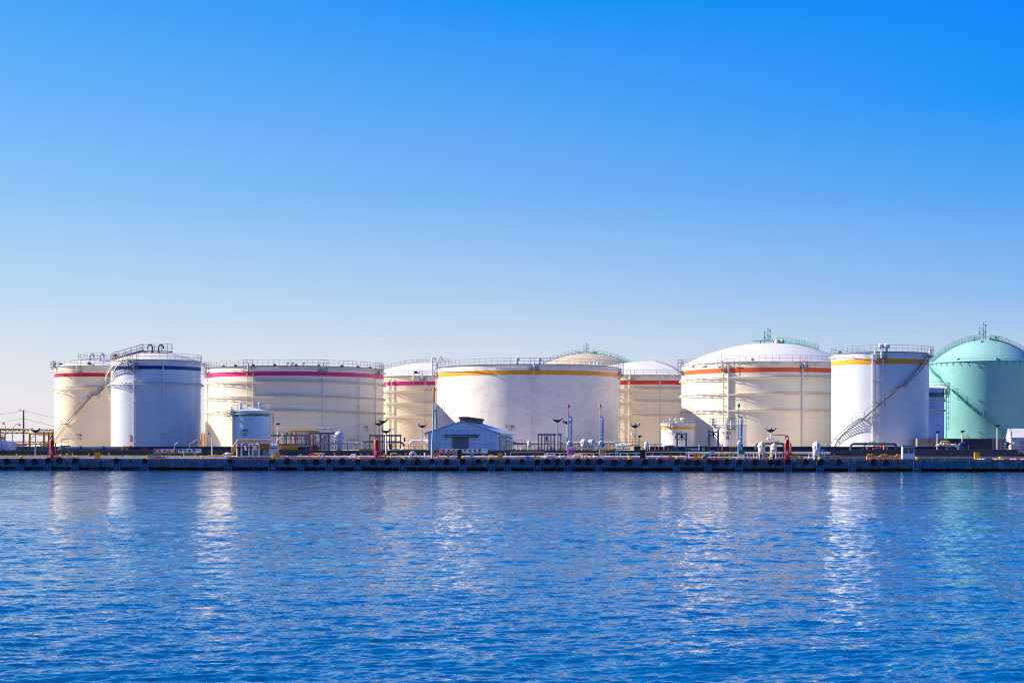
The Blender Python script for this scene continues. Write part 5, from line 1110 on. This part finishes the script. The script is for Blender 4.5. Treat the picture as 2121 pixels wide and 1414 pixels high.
PL([(850, 921), (852, 915), (856, 913.5), (888, 913.5)], 21, .26, WHITE, 'thick white pipe running into the warehouse side'); PL([(1062, 917.5), (1282, 917)], 22, .24, PIPEW, 'long pale pipe along the foot of T-102'); PL([(1338, 919.5), (1372, 919.5)], 22, .14, PIPEW, 'pale pipe at the foot of the scarlet striped tank')
PL([(1274, 921.5), (1300, 921.5), (1306, 922)], 17, .24, WHITE, 'thick white header pipe behind the railing right of T-102'); PL([(1275, 929), (1303, 929), (1303, 931)], 14, .18, mat('pale_yellow_pipe', (.75, .68, .35), .4), 'pale yellow pipe below the white header')
PL([(1939, 924.5), (1945, 920.5), (1965, 920.5), (1966.5, 923), (1974, 921), (1980, 921.5)], 14, .20, PIPEW, 'white pipe in front of the dark green striped tank'); PL([(1949, 920), (1949, 914.5), (1967, 914.5), (1968, 921)], 15, .12, YEL, 'yellow pipe hoop in front of the dark green striped tank')
PL([(1980, 926), (1983.5, 921), (1983.5, 931)], 13.5, .06, mat('cyan_pipe', (.2, .55, .70), .4), 'thin light blue pipe hook in front of the plinth'); PL([(1989, 931), (1989, 921), (1993, 918.5), (2002, 918.5), (2002, 931)], 18, .34, mat('navy_pipe', (.015, .05, .15), .4), 'thick navy blue pipe elbow in the shade of the plinth'); PL([(2084, 931), (2084, 918.5), (2090, 918.5)], 17, .26, mat('navy_pipe', (.015, .05, .15), .4), 'navy blue pipe elbow beside the round conifer'); PL([(2090, 918.5), (2101, 918.5)], 17, .22, WHITE, 'short white pipe in front of the white gabled building')
PL([(1637, 917), (1638, 945), (1644, 948), (1650, 949.5), (1665, 949.5)], 2.6, .10, YEL, 'yellow supply pipe running right from the rightmost fire monitor'); PL([(1650, 943), (1654, 943)], 2.6, .18, ORG, 'orange valve on the yellow supply pipe'); PL([(1705, 931), (1705, 948)], 3.2, .07, BLUP, 'blue post right of the lone white vessel'); PL([(1709, 948), (1709, 931), (1700, 931)], 3.6, .07, BLUP, 'blue frame right of the lone white vessel', flanges=False)
# white goosenecks row and small mushroom pots behind the railing
for i in range(6): PL([(1277 + i * 4.6, 928), (1277 + i * 4.6, 923.5), (1279 + i * 4.6, 922.5)], 16, .13, WHITE, ['first', 'second', 'third', 'fourth', 'fifth', 'sixth'][i] + ' white pipe elbow of the row under the white header', flanges=False)
for i, c in enumerate((809, 818, 832)):
    b = Q(c, 14, LAND); mb = MB(); mb.lathe(b, [(.3, 0), (.3, .35), (.42, .42), (.38, .65), (.15, .8)], 14); solo('valve_pot', mb, CREAM, ['left', 'middle', 'right'][i] + ' cream domed pot under the steel frame near the fire monitor', 'valve', b)
# boxes on the ground behind the wall
for px, py0, py1, w, v, m, l in ((300, 928, 934, .62, 14, RED, 'small red box on the wall left of the red warning sign'), (196, 929, 934, .7, 15, YEL, 'dark yellow box on the thick blue pipe below T-201'), (653, 922, 933, .75, 16, RED, 'red hose cabinet under the pipe rack'), (1350.5, 928, 933.5, .65, 15, RED, 'red box in front of the scarlet striped tank'),
                              (808.5, 920, 927, .42, 14, mat('plum_paint', (.3, .02, .09), .5), 'small plum coloured sign box under the steel frame'), (1438, 928.5, 933, 1.0, 14, PALEB, 'pale blue flat box between the gate frames'), (1457.5, 927.5, 933, .36, 14, PIPEW, 'small grey-pink box between the gate frames'), (1320, 924.5, 932, 1.0, 15, DARK, 'black box at the foot of the dark three-lamp mast'), (1271, 930, 933.5, .65, 13, YEL, 'low dark yellow box right of the amber-tipped loading arm'), (30, 930.5, 934, .5, 14, YEL, 'yellow box in front of the brown block wall'), (1142, 926, 932, .3, 16, BLUP, 'tiny blue box under the left steel frame')):
    cabinet(px, w, Qp(px, py0, v).z - LAND, m, l, v=v, z=LAND, d=.5, name='equipment_box', cat='box')
# grey A-frame stand
a = Q(1721.5, 2, DECK); b = Q(1733.5, 2, DECK); tp = Qp(1727.5, 937.5, 2); r = thing('a_frame_stand', 'grey A-shaped stand on the quay left of the orange rope pile', 'stand', Q(1727.5, 2, DECK)); mb = MB(); mb.cyl(a, tp, .04, 6); build('leg', mb, GREYL, r); mb = MB(); mb.cyl(b, tp, .04, 6); build('leg', mb, GREYL, r); mb = MB(); mb.cyl(a.lerp(tp, .45), b.lerp(tp, .45), .025, 5); build('crossbar', mb, GREYL, r)
# teal canopied trolley below T-202
p = Q(317, 1.6, DECK); r = thing('canopied_gangway', 'teal topped yellow gangway trolley standing below T-202', 'gangway', p); mb = MB(); mb.prism([p + UX * x + UZ * z for x, z in ((-1.1, .62), (1.15, .62), (1.05, .82), (-.95, .82))], UY * .9); build('canopy', mb, mat('teal_paint', (.02, .25, .30), .45), r, smooth=False); mb = MB(); mb.prism([p + UX * x + UZ * z for x, z in ((-1.3, .48), (.9, .48), (1.0, .60), (-1.0, .60))], UY * .9); build('side_board', mb, YEL, r, smooth=False)
mb = MB(); mb.cyl(p - UX * .35, p - UX * .35 + UZ * .5, .05, 6); build('leg', mb, DARK, r); mb = MB(); mb.cyl(p + UX * .5, p + UX * .5 + UZ * .5, .05, 6); build('leg', mb, DARK, r); mb = MB(); mb.box(p + UX * .1 + UZ * .25 , (.75, .3, .12)); build('step', mb, WHITE, r, smooth=False)

# ------------------------------------------------------------ yellow railings and stairs
def rail_run(pts, v, h, m, label, base=None, step=1.2, name='railing', th=.04, deck=None):
    """railing following (column, row-of-foot) points; optional deck beam beneath"""
    q = [Qp(px, py, v) for px, py in pts]; r = thing(name, label, 'railing' if not deck else 'walkway', q[0]); mb = MB(); mt = MB()
    for a, b in zip(q, q[1:]):
        n = max(1, round((b - a).length / step))
        for i in range(n + 1): p = a.lerp(b, i / n); mb.cyl(p, p + UZ * h, th, 5)
        for f in (1, .52): mt.cyl(a + UZ * h * f, b + UZ * h * f, th, 5)
    build('post', mb, m, r); build('rail', mt, m, r)
    if deck:
        mb = MB()
        for a, b in zip(q, q[1:]): mb.prism([a - UZ * deck, b - UZ * deck, b, a], UY * .9)
        build('deck_beam', mb, m, r, smooth=False)
        q0 = min(q, key=lambda s: s.x), max(q, key=lambda s: s.x)
        for s in q0:
            if s.z > LAND + .8: mb = MB(); mb.beam(s + UY * .4 - UZ * deck, Vector((s.x, s.y, LAND)) + UY * .4, .12); build('leg', mb, m, r)
    return r
rail_run([(127, 922), (142.5, 922)], 20, 1.05, YEL, 'small yellow railing at the foot of the T-201 tank', step=1.3, deck=.2); rail_run([(393, 930), (407, 922), (416, 922)], 17, .85, YEL, 'yellow stair railing right below the T-202 tank'); rail_run([(362, 929), (369, 922)], 17, .6, RAILW, 'pale slanted stair rail behind the red warning sign')
rail_run([(721, 916), (727, 916), (742, 916)], 24, .65, GREYB, 'grey platform railing at the foot of T-101', step=.5); rail_run([(744, 929), (885, 930)], 19, .85, YEL, 'long yellow railing with walkway between the vessel and the warehouse', step=.9, deck=.25)
rail_run([(1045, 930), (1100, 930), (1178, 929)], 19, 1.1, YEL, 'long yellow railing with walkway right of the warehouse', step=1.1, deck=.22); rail_run([(1064, 922), (1083, 922), (1090, 926)], 20, .8, RAILM, 'dark stair railing above the yellow walkway right of the warehouse', step=.8); rail_run([(1178, 930), (1270, 929)], 19, 1.0, YEL, 'yellow railing with walkway behind the two white pots', step=1.4, deck=.22)
rail_run([(1274, 920.5), (1322, 920.5), (1333, 928)], 19, .85, YEL, 'yellow bridge railing in front of the scarlet striped tank', step=.95, deck=.2); rail_run([(1602, 919), (1613, 919)], 14, .55, RAILM, 'small grey railing above the cream vessels', step=.4); rail_run([(1517, 925.5), (1524, 925.5)], 13.8, .1, YEL, 'short yellow hoop rail below T-301', step=.55, deck=.1)
rail_run([(1992, 909), (2005, 909), (2008.5, 913)], 41, .68, YEL, 'yellow stair railing on the plinth edge, left one'); rail_run([(2028, 909), (2032, 909), (2045, 909)], 41, .56, YEL, 'yellow and grey railing on the plinth edge, right one'); rail_run([(2085, 932), (2096, 924), (2121, 924), (2160, 924)], 14, .12, YEL, 'yellow handrail in front of the white gabled building', step=1.5)
rail_run([(1710, 925), (1718, 925)], 27, .6, WHITE, 'small white railing at the foot of the orange striped tank', step=.5)
# yellow ladder tower between the tanks
r = thing('ladder_tower', 'bright yellow lattice tower seen in the gap left of T-101', 'tower', Q(420.5, 60, LAND)); z1 = Qp(420, 897, 60).z
for c in (418, 423.5):
    mb = MB(); mb.beam(Q(c, 60, LAND), Q(c, 60, z1), .22); build('column', mb, YEL, r)
mb = MB(); z = LAND
while z < z1: mb.beam(Q(418, 60, z), Q(423.5, 60, z), .1); mb.beam(Q(418, 60, z), Q(423.5, 60, z + .6), .07); z += .6
build('lattice', mb, YEL, r)

# ------------------------------------------------------------ pipe rack and footbridge
rk = thing('pipe_rack', 'two-level blue-grey pipe rack with yellow top railing beside the big vessel', 'pipe rack', Q(563, 16, LAND)); v = 16
def zq(py): return Qp(600, py, v).z
for c, w in ((570, .14), (577, .14), (590, .14), (613, .14), (634, .14), (641.5, .30), (664, .30), (681, .30)):
    for d in (0, 3.2):
        mb = MB(); mb.beam(Q(c, v + d, LAND), Q(c, v + d, zq(897 if w > .2 else 902)), w, w); build('column', mb, GREYB, rk)
for py, x0, x1, h in ((901.5, 562, 640, .26), (920.5, 560, 640, .28), (897, 641, 694, .28)):
    mb = MB()
    for d in (0, 3.2): mb.beam(Q(x0, v + d, zq(py)), Q(x1, v + d, zq(py)), .14, h)
    c = x0 + 3
    while c < x1: mb.beam(Q(c, v + .1, zq(py) + .01), Q(c, v + 3.1, zq(py) + .01), .10, h * .7); c += 9
    build('beam', mb, GREYB, rk)
mb = MB()
for x0, x1 in ((642, 664), (664, 681)): mb.beam(Q(x0, v, zq(913)), Q(x1, v, zq(902)), .10)
build('brace', mb, GREYB, rk)
mb = MB(); mt = MB(); a, b = Q(562, v - .2, zq(900.5)), Q(648, v - .2, zq(900.5)); n = 12
for i in range(n + 1): p = a.lerp(b, i / n); mb.cyl(p, p + UZ * .78, .035, 5)
for f in (.42, .78): mt.cyl(a + UZ * f, b + UZ * f, .04, 5)
g = build('rail', mt, YEL, rk); g2 = build('post', mb, YEL, rk)
mb = MB(); mb.prism([Q(600, v + 1, zq(891.5)), Q(658, v + 1, zq(891.5)), Q(663, v + 1, zq(895)), Q(600, v + 1, zq(893))], UY * .5); build('cable_tray', mb, YEL, rk, smooth=False)
cols = [PIPEW, PIPEW, STEELPIPE, WHITE, ORG, STEELPIPE, PINKP, PIPEW, STEELPIPE, WHITE, GREYB, PIPEW, ORG, STEELPIPE]
for i, c in enumerate((576, 586, 593, 598.5, 603, 611, 616, 620.5, 624, 627, 630, 633, 636, 639)):
    mb = MB(); d = .3 + (i % 3) * .8; pts = [Q(c, v + d, zq(920)), Q(c, v + d, zq(897)), Q(c + 1.6, v + d, zq(894.5)), Q(c + 3.2, v + d, zq(897)), Q(c + 3.2, v + d, zq(903))]; mb.tube(pts, .10 if i < 5 else .075, 7); mb.lathe(Q(c, v + d, zq(910)), [(.12, 0), (.17, 0), (.17, .25), (.12, .25)], 8); build('hose_pipe', mb, cols[i], rk)
for i, c in enumerate((646, 650, 654, 669, 673, 677)): mb = MB(); mb.cyl(Q(c, v + 1.5, LAND), Q(c, v + 1.5, zq(900)), .12, 7); build('riser_pipe', mb, (CREAM, ORG, PIPEW)[i % 3], rk)
mb = MB(); mb.tube([Q(574, v - .3, zq(921)), Q(574.5, v - .3, zq(912)), Q(584, v - .3, zq(905)), Q(586, v - .3, zq(899))], .15, 8); build('inlet_pipe', mb, PIPEW, rk)
yb = thing('yellow_gantry', 'deep yellow gantry beams under the pipe rack', 'gantry', Q(574, 15, LAND)); mb = MB(); mb.prism([Q(575, 15, zq(931)), Q(616, 15, zq(931)), Q(618, 15, zq(922.5)), Q(575, 15, zq(922))], UY * .25); build('web_plate', mb, YEL, yb, smooth=False); mb = MB(); mb.prism([Q(584, 14.5, zq(925)), Q(634, 14.5, zq(925)), Q(634, 14.5, zq(923)), Q(584, 14.5, zq(922.4))], UY * .45); build('top_flange', mb, LEMON, yb, smooth=False)
mb = MB()
for c in (580, 590, 597, 608): mb.beam(Q(c, 14.9, zq(931)), Q(c + 4, 14.9, zq(923)), .10)
build('stiffener', mb, YEL, yb)
# yellow footbridge with stair
fb = thing('footbridge', 'yellow railed footbridge with a stair down to the quay in front of T-802', 'footbridge', Q(482, 5, DECK)); v = 6.0
def fz(py): return Qp(520, py, v).z
def fq(px, py, d=0): p = Q(px, v + d, 0); return Vector((p.x, p.y, fz(py)))
for d in (0, 1.1):
    mb = MB(); mt = MB(); n = 26
    for i in range(n + 1): c = 493 + (561 - 493) * i / n; mb.cyl(fq(c, 918, d), fq(c, 909.3, d), .035, 5)
    for py in (909.3, 913.6): mt.cyl(fq(493, py, d), fq(561, py, d), .045, 5)
    for f in (0, 4.4): mt.cyl(fq(480, 936 - 9 + f, d), fq(493, 909.3 + f, d), .045, 5)
    for i in range(6): s = i / 5; mb.cyl(fq(480 + 13 * s, 936 - 18 * s, d), fq(480 + 13 * s, 927 - 18 * s, d), .035, 5)
    build('post', mb, YEL, fb); build('rail', mt, YEL, fb)
    mb = MB(); mb.beam(fq(480, 941, d), fq(493, 919.5, d), .08, .34); build('stringer', mb, YEL, fb)
mb = MB(); mb.prism([fq(492, 920.3), fq(574, 920.3), fq(574, 918), fq(492, 918)], UY * 1.1); build('deck', mb, YEL, fb, smooth=False)
mb = MB()
for i in range(11): s = i / 10; mb.box(fq(480.5 + 12 * s, 940 - 20.5 * s, .55), (.26, 1.0, .05))
build('tread', mb, YEL, fb, smooth=False)
for c in (500, 528, 556): mb = MB(); mb.beam(fq(c, 920.3, .5), Q(c, v + .5, DECK), .14); build('leg', mb, GREYB, fb)
mb = MB(); mb.prism([fq(520, 930, 1.5), fq(560, 930, 1.5), fq(560, 921, 1.5), fq(520, 921, 1.5)], UY * .2); build('yellow_panel', mb, mat('ochre_panel', (.45, .22, .02), .6, var=.4), fb, smooth=False)
mf = thing('pipe_manifold', 'white and grey loading manifold with curved pipes under the yellow footbridge', 'manifold', Q(490, 3.5, DECK)); v3 = 3.5
def mz(px, py, d=0): return Qp(px, py, v3 + d)
for i, (c, w) in enumerate(((491, 0), (500, 6), (515.5, 7), (523, 5), (536.5, -6))):
    mb = MB(); mb.tube([mz(c, 946), mz(c, 922), mz(c + w * .25, 919.8), mz(c + w, 919.8, .6), mz(c + w * 1.3, 922, 1.2), mz(c + w * 1.5, 932, 1.6)], .13, 8); build('loading_pipe', mb, WHITE, mf); mb = MB(); mb.cyl(mz(c, 928), mz(c, 925), .155, 8); g = build('colour_band', mb, (RED, PINKP, ORG, RED, GRN)[i], mf)
mb = MB(); mb.beam(mz(490, 920.5), mz(560, 920.5), .16, .2); build('header', mb, STEELPIPE, mf)
for i in range(6):
    c = 559.5 + i * 2.75; mb = MB(); mb.tube([mz(c, 946), mz(c, 922), mz(c + .9, 919.2, .1), mz(c + 2.2, 919.4, .4), mz(c + 2.9, 922.5, .7), mz(c + 2.9, 936, .8)], .095, 8); build('bundle_pipe', mb, (WHITE, PIPEW)[i % 2], mf); mb = MB(); mb.cyl(mz(c, 929), mz(c, 926.5), .115, 8); build('colour_band', mb, (ORG, RED, DARK, GRN, PINKP, GREYB)[i], mf)
mb = MB(); mb.box(mz(552, 939, .8), (1.1, .3, 1.0)); mb.box(mz(530, 938, .8), (.9, .3, .9)); build('switch_panel', mb, GREYB, mf, smooth=False)
PL([(431, 944), (462, 944), (466, 938.5)], 3.0, .12, YEL, 'end of the yellow pipe rising to the grey pump'); p = Q(473, 2.6, DECK); r = thing('pump_skid', 'grey pump skid at the foot of the yellow stair', 'pump', p); mb = MB(); mb.lathe(p - UX * .45 + UZ * .78, [(.2, 0), (.26, .1), (.26, .6), (.18, .9)], 14, axis=UX); build('pump_body', mb, PIPEW, r); mb = MB()
for s in (-.5, .5): mb.beam(p + UX * s, p + UX * s * .6 + UZ * .6, .08)
mb.beam(p - UX * .6 + UZ * .05, p + UX * .6 + UZ * .05, .12); build('frame', mb, GREYB, r)

# ------------------------------------------------------------ far left: pipe bridge, shed, cars
def truss(px0, px1, pt, pb, v, bay, m, label, cols=(), w=1.2):
    r = thing('pipe_bridge', label, 'pipe bridge', Q((px0 + px1) / 2, v, LAND)); zt, zb = Qp(px0, pt, v).z, Qp(px0, pb, v).z
    mb = MB()
    for d in (0, w):
        for z in (zt, zb): mb.beam(Q(px0, v + d, z), Q(px1, v + d, z), .13, .15)
    build('chord', mb, m, r); mb = MB(); c = px0; k = 0
    while c < px1 - 1:
        for d in (0, w): mb.beam(Q(c, v + d, zb if k % 2 else zt), Q(min(c + bay, px1), v + d, zt if k % 2 else zb), .09)
        c += bay; k += 1
    build('web_member', mb, m, r)
    for c in cols: mb = MB(); mb.beam(Q(c, v + .3, LAND), Q(c, v + .3, zb), .34, .3); build('column', mb, m, r)
    return r
truss(-60, 61, 890, 897, 34, 5, YEL, 'left yellow truss pipe bridge beside the utility pole', (62,)); truss(78, 112, 889.5, 895.5, 34, 4.5, YEL, 'right yellow truss pipe bridge ending at T-201', (91.5, 101.5, 109.5))
truss(18, 112, 914.5, 919.5, 36, 12, YEL, 'low yellow pipe rack above the brown wall', ()); PL([(18, 921.5), (56, 921.5)], 36, .12, PINKP, 'pink pipe above the brown wall at far left'); PL([(26, 924), (48, 924)], 35, .12, PIPEW, 'pale pipe lying on the brown wall at far left'); PL([(62, 897.5), (110, 897.5)], 35, .14, YEL, 'long yellow beam pipe under the right truss bridge')
PL([(64, 909), (72, 899)], 33, .07, YEL, 'slanted yellow brace, left one by the utility pole', flanges=False); PL([(82, 918), (88, 925)], 33, .14, YEL, 'slanted yellow stair rail above the brown wall', flanges=False)
r = thing('canopy_roof', 'long ochre flat canopy roof at the far left edge', 'canopy', Q(0, 44, LAND)); mb = MB(); mb.prism([Qp(-70, 889, 44), Qp(42, 888.8, 44), Qp(42, 887.2, 44), Qp(-70, 886, 44)], UY * 6); build('roof', mb, YEL, r, smooth=False)
for c in (-50, 0): mb = MB(); mb.beam(Q(c, 45, LAND), Q(c, 45, Qp(c, 889, 44).z), .25); build('column', mb, GREYB, r)
p = Q(-6, 13.5, LAND - .3); r = thing('small_shed', 'small white metal shed at the left edge', 'shed', p); zt = Qp(0, 912, 13.5).z - p.z; mb = MB(); mb.prism([p - UX * 2.6, p + UX * 1.85, p + UX * 1.85 + UZ * (zt - .18), p + UX * 1.3 + UZ * zt, p - UX * 2.6 + UZ * zt], UY * 3); build('wall', mb, PALEB, r, smooth=False); mb = MB(); mb.box(p + UX * 1.1 - UY * .02 + UZ * .95, (.26, .04, .22)); build('vent', mb, STEELPIPE, r, smooth=False); mb = MB(); mb.box(p + UX * .75 - UY * .02 + UZ * zt * .48, (.06, .04, zt * .9)); build('seam', mb, STEELPIPE, r, smooth=False)
r = thing('sign_gantry', 'dark sign gantry with green and red bands at the far left edge', 'sign', Q(2, 40, LAND)); 
for py, m, l in ((902, GREYB, 'band'), (905.5, GRN, 'band'), (907.8, RED, 'band'), (909.3, WHITE, 'band'), (911, RED, 'band')): mb = MB(); mb.box(Qp(2, py - .6, 40), (1.6, .1, .16)); build('sign_band', mb, m, r, smooth=False)
for c in (-7, 10.5): mb = MB(); mb.beam(Q(c, 40.2, LAND), Qp(c, 898, 40.2), .12); build('post', mb, RED, r)
r = thing('small_tanker', 'pale green-blue tank trailer behind the brown wall near the red fire monitor', 'trailer', Q(97, 40, LAND)); c = Qp(93, 919, 40); mb = MB(); mb.lathe(c, [(.02, 0), (.38, .06), (.42, .2), (.42, .7), (.38, .85), (.02, .9)], 16, axis=UX); build('tank_body', mb, mat('mint_paint', (.35, .65, .6), .4), r); mb = MB(); mb.box(Qp(97, 924, 40), (.8, .5, .3)); build('chassis', mb, WHITE, r, smooth=False)
for i, (px, w) in enumerate(((51, 2.0), (80, 1.8))):
    p = Qp(px, 926.5, 40); p.z = LAND + .25; r = thing('parked_car', ('white' if i else 'silver') + ' car roof just showing above the brown wall, ' + ('right one' if i else 'left one'), 'car', p); mb = MB(); mb.prism([p + UX * x + UZ * z for x, z in ((-w, 0), (w, 0), (w, .45), (w * .7, .55), (w * .4, .95), (-w * .45, .98), (-w * .75, .6), (-w, .5))], UY * 1.6); build('body', mb, WHITE, r)
    mb = MB(); mb.prism([p - UY * .01 + UX * x + UZ * z for x, z in ((w * .62, .56), (w * .38, .90), (-w * .42, .92), (-w * .66, .6))], UY * .02); build('window', mb, mat('dark_glass', (.01, .03, .035), .08), r)
    for s in (-.6, .6): mb = MB(); mb.lathe(p + UX * s * w + UY * .05, [(.01, -.1), (.3, -.1), (.3, .1), (.01, .1)], 14, axis=UY); build('wheel', mb, RUBBER, r)

# ------------------------------------------------------------ far right: white building, conifer, scrub
WB = mat('white_cladding', (.74, .73, .76), .5, var=.15, scale=1.5); v = 24; o = Q(2100, v, LAND); h1 = Qp(2102, 889.5, v).z - LAND; h0 = Qp(2100, 905, v).z - LAND
r = thing('gabled_building', 'small white gabled building at the right edge of the picture', 'building', o); gw = 1.6
mb = MB(); mb.prism([local(o, -.5, 0, 0), local(o, -.5, 2 * gw, 0), local(o, -.5, 2 * gw, h0), local(o, -.5, gw, h1), local(o, -.5, 0, h0)], UX * 12); build('wall', mb, WB, r, smooth=False)
mb = MB(); mb.prism([local(o, -.6, -.25, h0 - .22), local(o, -.6, gw, h1 + .05), local(o, -.6, gw, h1 + .2), local(o, -.6, -.25, h0 - .06)], UX * 12.2); mb.prism([local(o, -.6, 2 * gw + .25, h0 - .22), local(o, -.6, gw, h1 + .05), local(o, -.6, gw, h1 + .2), local(o, -.6, 2 * gw + .25, h0 - .06)], UX * 12.2); build('roof', mb, mat('white_roof', (.75, .72, .74), .5, var=.2), r, smooth=False)
mb = MB(); mb.box(local(o, 1.9, -.05, 1.0), (1.9, .1, 2.0)); build('shutter_door', mb, mat('blue_grey_shutter', (.35, .42, .58), .5), r, smooth=False)
def foliage(name, c, rad, n, m, squash=1.0, seed=1, leaf=.12):
    g = np.random.default_rng(seed); mb = MB(); c = Vector(c)
    cl = [Vector(((g.random() - .5) * 1.3 * rad, (g.random() - .5) * 1.3 * rad, (g.random() - .5) * 1.5 * rad * squash)) for _ in range(14)]
    for i in range(n):
        k = cl[i % 14]; d = Vector(g.normal(size=3)); d.normalize(); p = c + k + d * rad * .38 * g.random() ** .4; u = Vector(g.normal(size=3)).normalized() * leaf; w = u.cross(Vector(g.normal(size=3))).normalized() * leaf * .5
        mb.add([p - u, p + w, p + u, p - w], [(0, 1, 2, 3)])
    return mb
LEAF = mat('conifer_needles', (.035, .085, .03), .8, var=.5, scale=3, c2=(.02, .04, .02)); LEAF2 = mat('dry_scrub', (.22, .14, .06), .9, var=.5, scale=3, c2=(.08, .10, .03))
b = Q(2086, 26, LAND); r = thing('conifer_tree', 'small dark layered conifer left of the white gabled building', 'tree', b); mb = MB(); mb.cyl(b, b + UZ * 1.9, .09, 7, .04); build('trunk', mb, mat('bark', (.09, .06, .04), .9), r)
mb = MB()
for i, (z, w) in enumerate(((.35, .62), (.75, .66), (1.1, .55), (1.45, .6), (1.75, .4))): f = foliage('x', b + UZ * z + UX * (.12 * (-1) ** i), w, 420, LEAF, .28, i, .08); mb.add(f.v, f.f)
build('crown', mb, LEAF, r, smooth=False)
for px, v, rad, l in ((2076, 24, .9, 'low dry rusty scrub at the foot of the conifer'), (24 + 20, 29.4, .6, 'low green weeds at the foot of the brown block wall, left clump'), (58, 29.4, .7, 'low green weeds at the foot of the brown block wall, right clump'), (2112, 13.5, 1.0, 'dry grass tuft in front of the white gabled building')):
    b = Q(px, v, LAND); mb = foliage('x', b + UZ * .3, rad, 700, LEAF2, .35, int(px), .07); solo('shrub', mb, LEAF2 if px > 1000 else LEAF, l, 'shrub', b)

# valves and stand pipes crowding the pipework
VP = [(35, 4), (60, 4.4), (88, 4), (150, 4.2), (212, 4), (226, 4.6), (262, 4), (352, 4.4), (381, 4), (404, 4.4), (446, 4.2), (585, 3.4), (607, 4), (623, 4.6), (662, 5), (693, 4), (713, 4.4), (735, 3), (748, 4.8), (763, 4), (829, 4), (841, 4.4), (853, 3.2), (888, 4), (911, 4.2), (921, 4.4), (968, 4.2), (1001, 4.6), (1022, 4.6),
      (1047, 4), (1072, 4.6), (1106, 3.4), (1121, 4), (1128, 3.2), (1141, 3.2), (1149, 4.6), (1160, 3.4), (1169, 4), (1190, 3.4), (1196, 4.8), (1215, 4), (1230, 3.4), (1255, 4), (1263, 4.8), (1285, 3.8), (1300, 4.4), (1318, 4), (1352, 4.2), (1371, 4.6), (1410, 3.8), (1427, 4.6), (1512, 4), (1519, 3.2), (1541, 3.0), (1548, 3.8), (1554, 3.2), (1561, 4.2), (1568, 3), (1590, 4), (1614, 3.6), (1621, 4.4), (1657, 4), (1676, 3.8), (1683, 4.6)]
HW = [RED, GRN, PINKP, YEL, BLUP, ORG]; BM = [PIPEW, WHITE, GREYL, PIPEW, CREAM, GREYB]; WN = ['red', 'green', 'pink', 'yellow', 'blue', 'orange']
pool = [a for a, b in VP]
for i, (px, v) in enumerate(VP):
    b = Q(px, v, DECK); k = int(px * 7) % 6; h = .55 + .45 * rng.random(); w_ = .45 + .5 * rng.random(); r = thing('valve', f'small {WN[k]} handwheel valve, ' + where(px, pool), 'valve', b, 'handwheel valves along the quay pipes'); m = BM[(i * 5) % 6]
    mb = MB(); mb.tube([b - UX * w_, b - UX * w_ + UZ * .28, b + UX * w_ + UZ * .28, b + UX * w_] if i % 2 else [b - UX * w_ + UZ * .05, b - UX * w_ * .8 + UZ * .3, b + UX * w_ + UZ * .3], .075, 7)
    for s in (-.5, .5): mb.lathe(b + UX * s * w_ + UZ * .29, [(.07, -.03), (.13, -.03), (.13, .03), (.07, .03)], 10, axis=UX)
    build('pipe_run', mb, m, r); mb = MB(); mb.lathe(b + UZ * .2, [(.03, 0), (.15, .04), (.15, .22), (.06, .30), (.05, h - .2)], 10); build('valve_body', mb, m, r)
    mb = MB(); c = b + UZ * h; mb.tube([c + Vector((math.cos(a) * .17, math.sin(a) * .17, 0)) for a in [math.pi * j / 5 for j in range(10)]], .025, 5, closed=True); mb.beam(c - UX * .17, c + UX * .17, .03); mb.beam(c - UY * .17, c + UY * .17, .03); build('handwheel', mb, HW[k], r)
SP = [(664, 17, 1.5, 0), (697, 15, 1.2, 1), (720, 16, 1.6, 2), (733, 15, 1.1, 3), (749, 16, 1.3, 1), (757, 17, 1.0, 2), (771, 17, .9, 0), (801, 17, 1.1, 1), (814, 17, .9, 3), (846, 17, 1.2, 1), (858, 17, .9, 0), (868, 17, 1.0, 3), (1071, 17, 1.1, 1), (1079, 16, .8, 0), (1090, 17, 1.2, 4), (1105, 16, .9, 1), (1118, 17, 1.4, 5), (1131, 16, 1.0, 1), (1138, 17, .8, 0), (1147, 16, 1.1, 5), (1164, 17, 1.5, 3), (1171, 16, .8, 1), (1185, 17, 1.3, 3), (1194, 16, 1.6, 1), (1201, 15, .8, 5), (1235, 17, .9, 1), (1250, 16, 1.2, 1), (1256, 15, 1.0, 5), (1262, 17, 1.3, 3), (1268, 16, .8, 1), (1346, 17, 1.5, 1), (1357, 17, 1.1, 0), (1364, 16, .9, 2), (1428, 16, .7, 4), (1448, 16, 1.2, 0), (1496, 16, 1.2, 5), (1512, 15, .9, 3), (1796, 16, .8, 3), (1838, 16, .8, 2)]
pool = [a[0] for a in SP]
for px, v, h, k in SP:
    b = Q(px, v, LAND); h *= 1.05; m = (WHITE, CREAM, GREYB, YEL, GRN, ORG)[k]; r = thing('stand_pipe', 'short ' + ('white', 'cream', 'blue-grey', 'yellow', 'green', 'orange')[k] + ' stand pipe, ' + where(px, pool), 'pipe', b, 'stand pipes behind the flood wall'); mb = MB()
    mb.cyl(b, b + UZ * h, .055, 8); mb.lathe(b + UZ * h * .55, [(.055, 0), (.11, 0), (.11, .09), (.055, .09)], 10); build('pipe_run', mb, m, r); mb = MB(); mb.lathe(b + UZ * h, [(.055, 0), (.11, .03), (.13, .11), (.07, .18), (.02, .2)], 12); build('cap', mb, m, r)

# distant land line so that the yard does not end in bare sky
DIST = mat('distant_works', (.30, .30, .34), .9, var=.3, scale=.05)
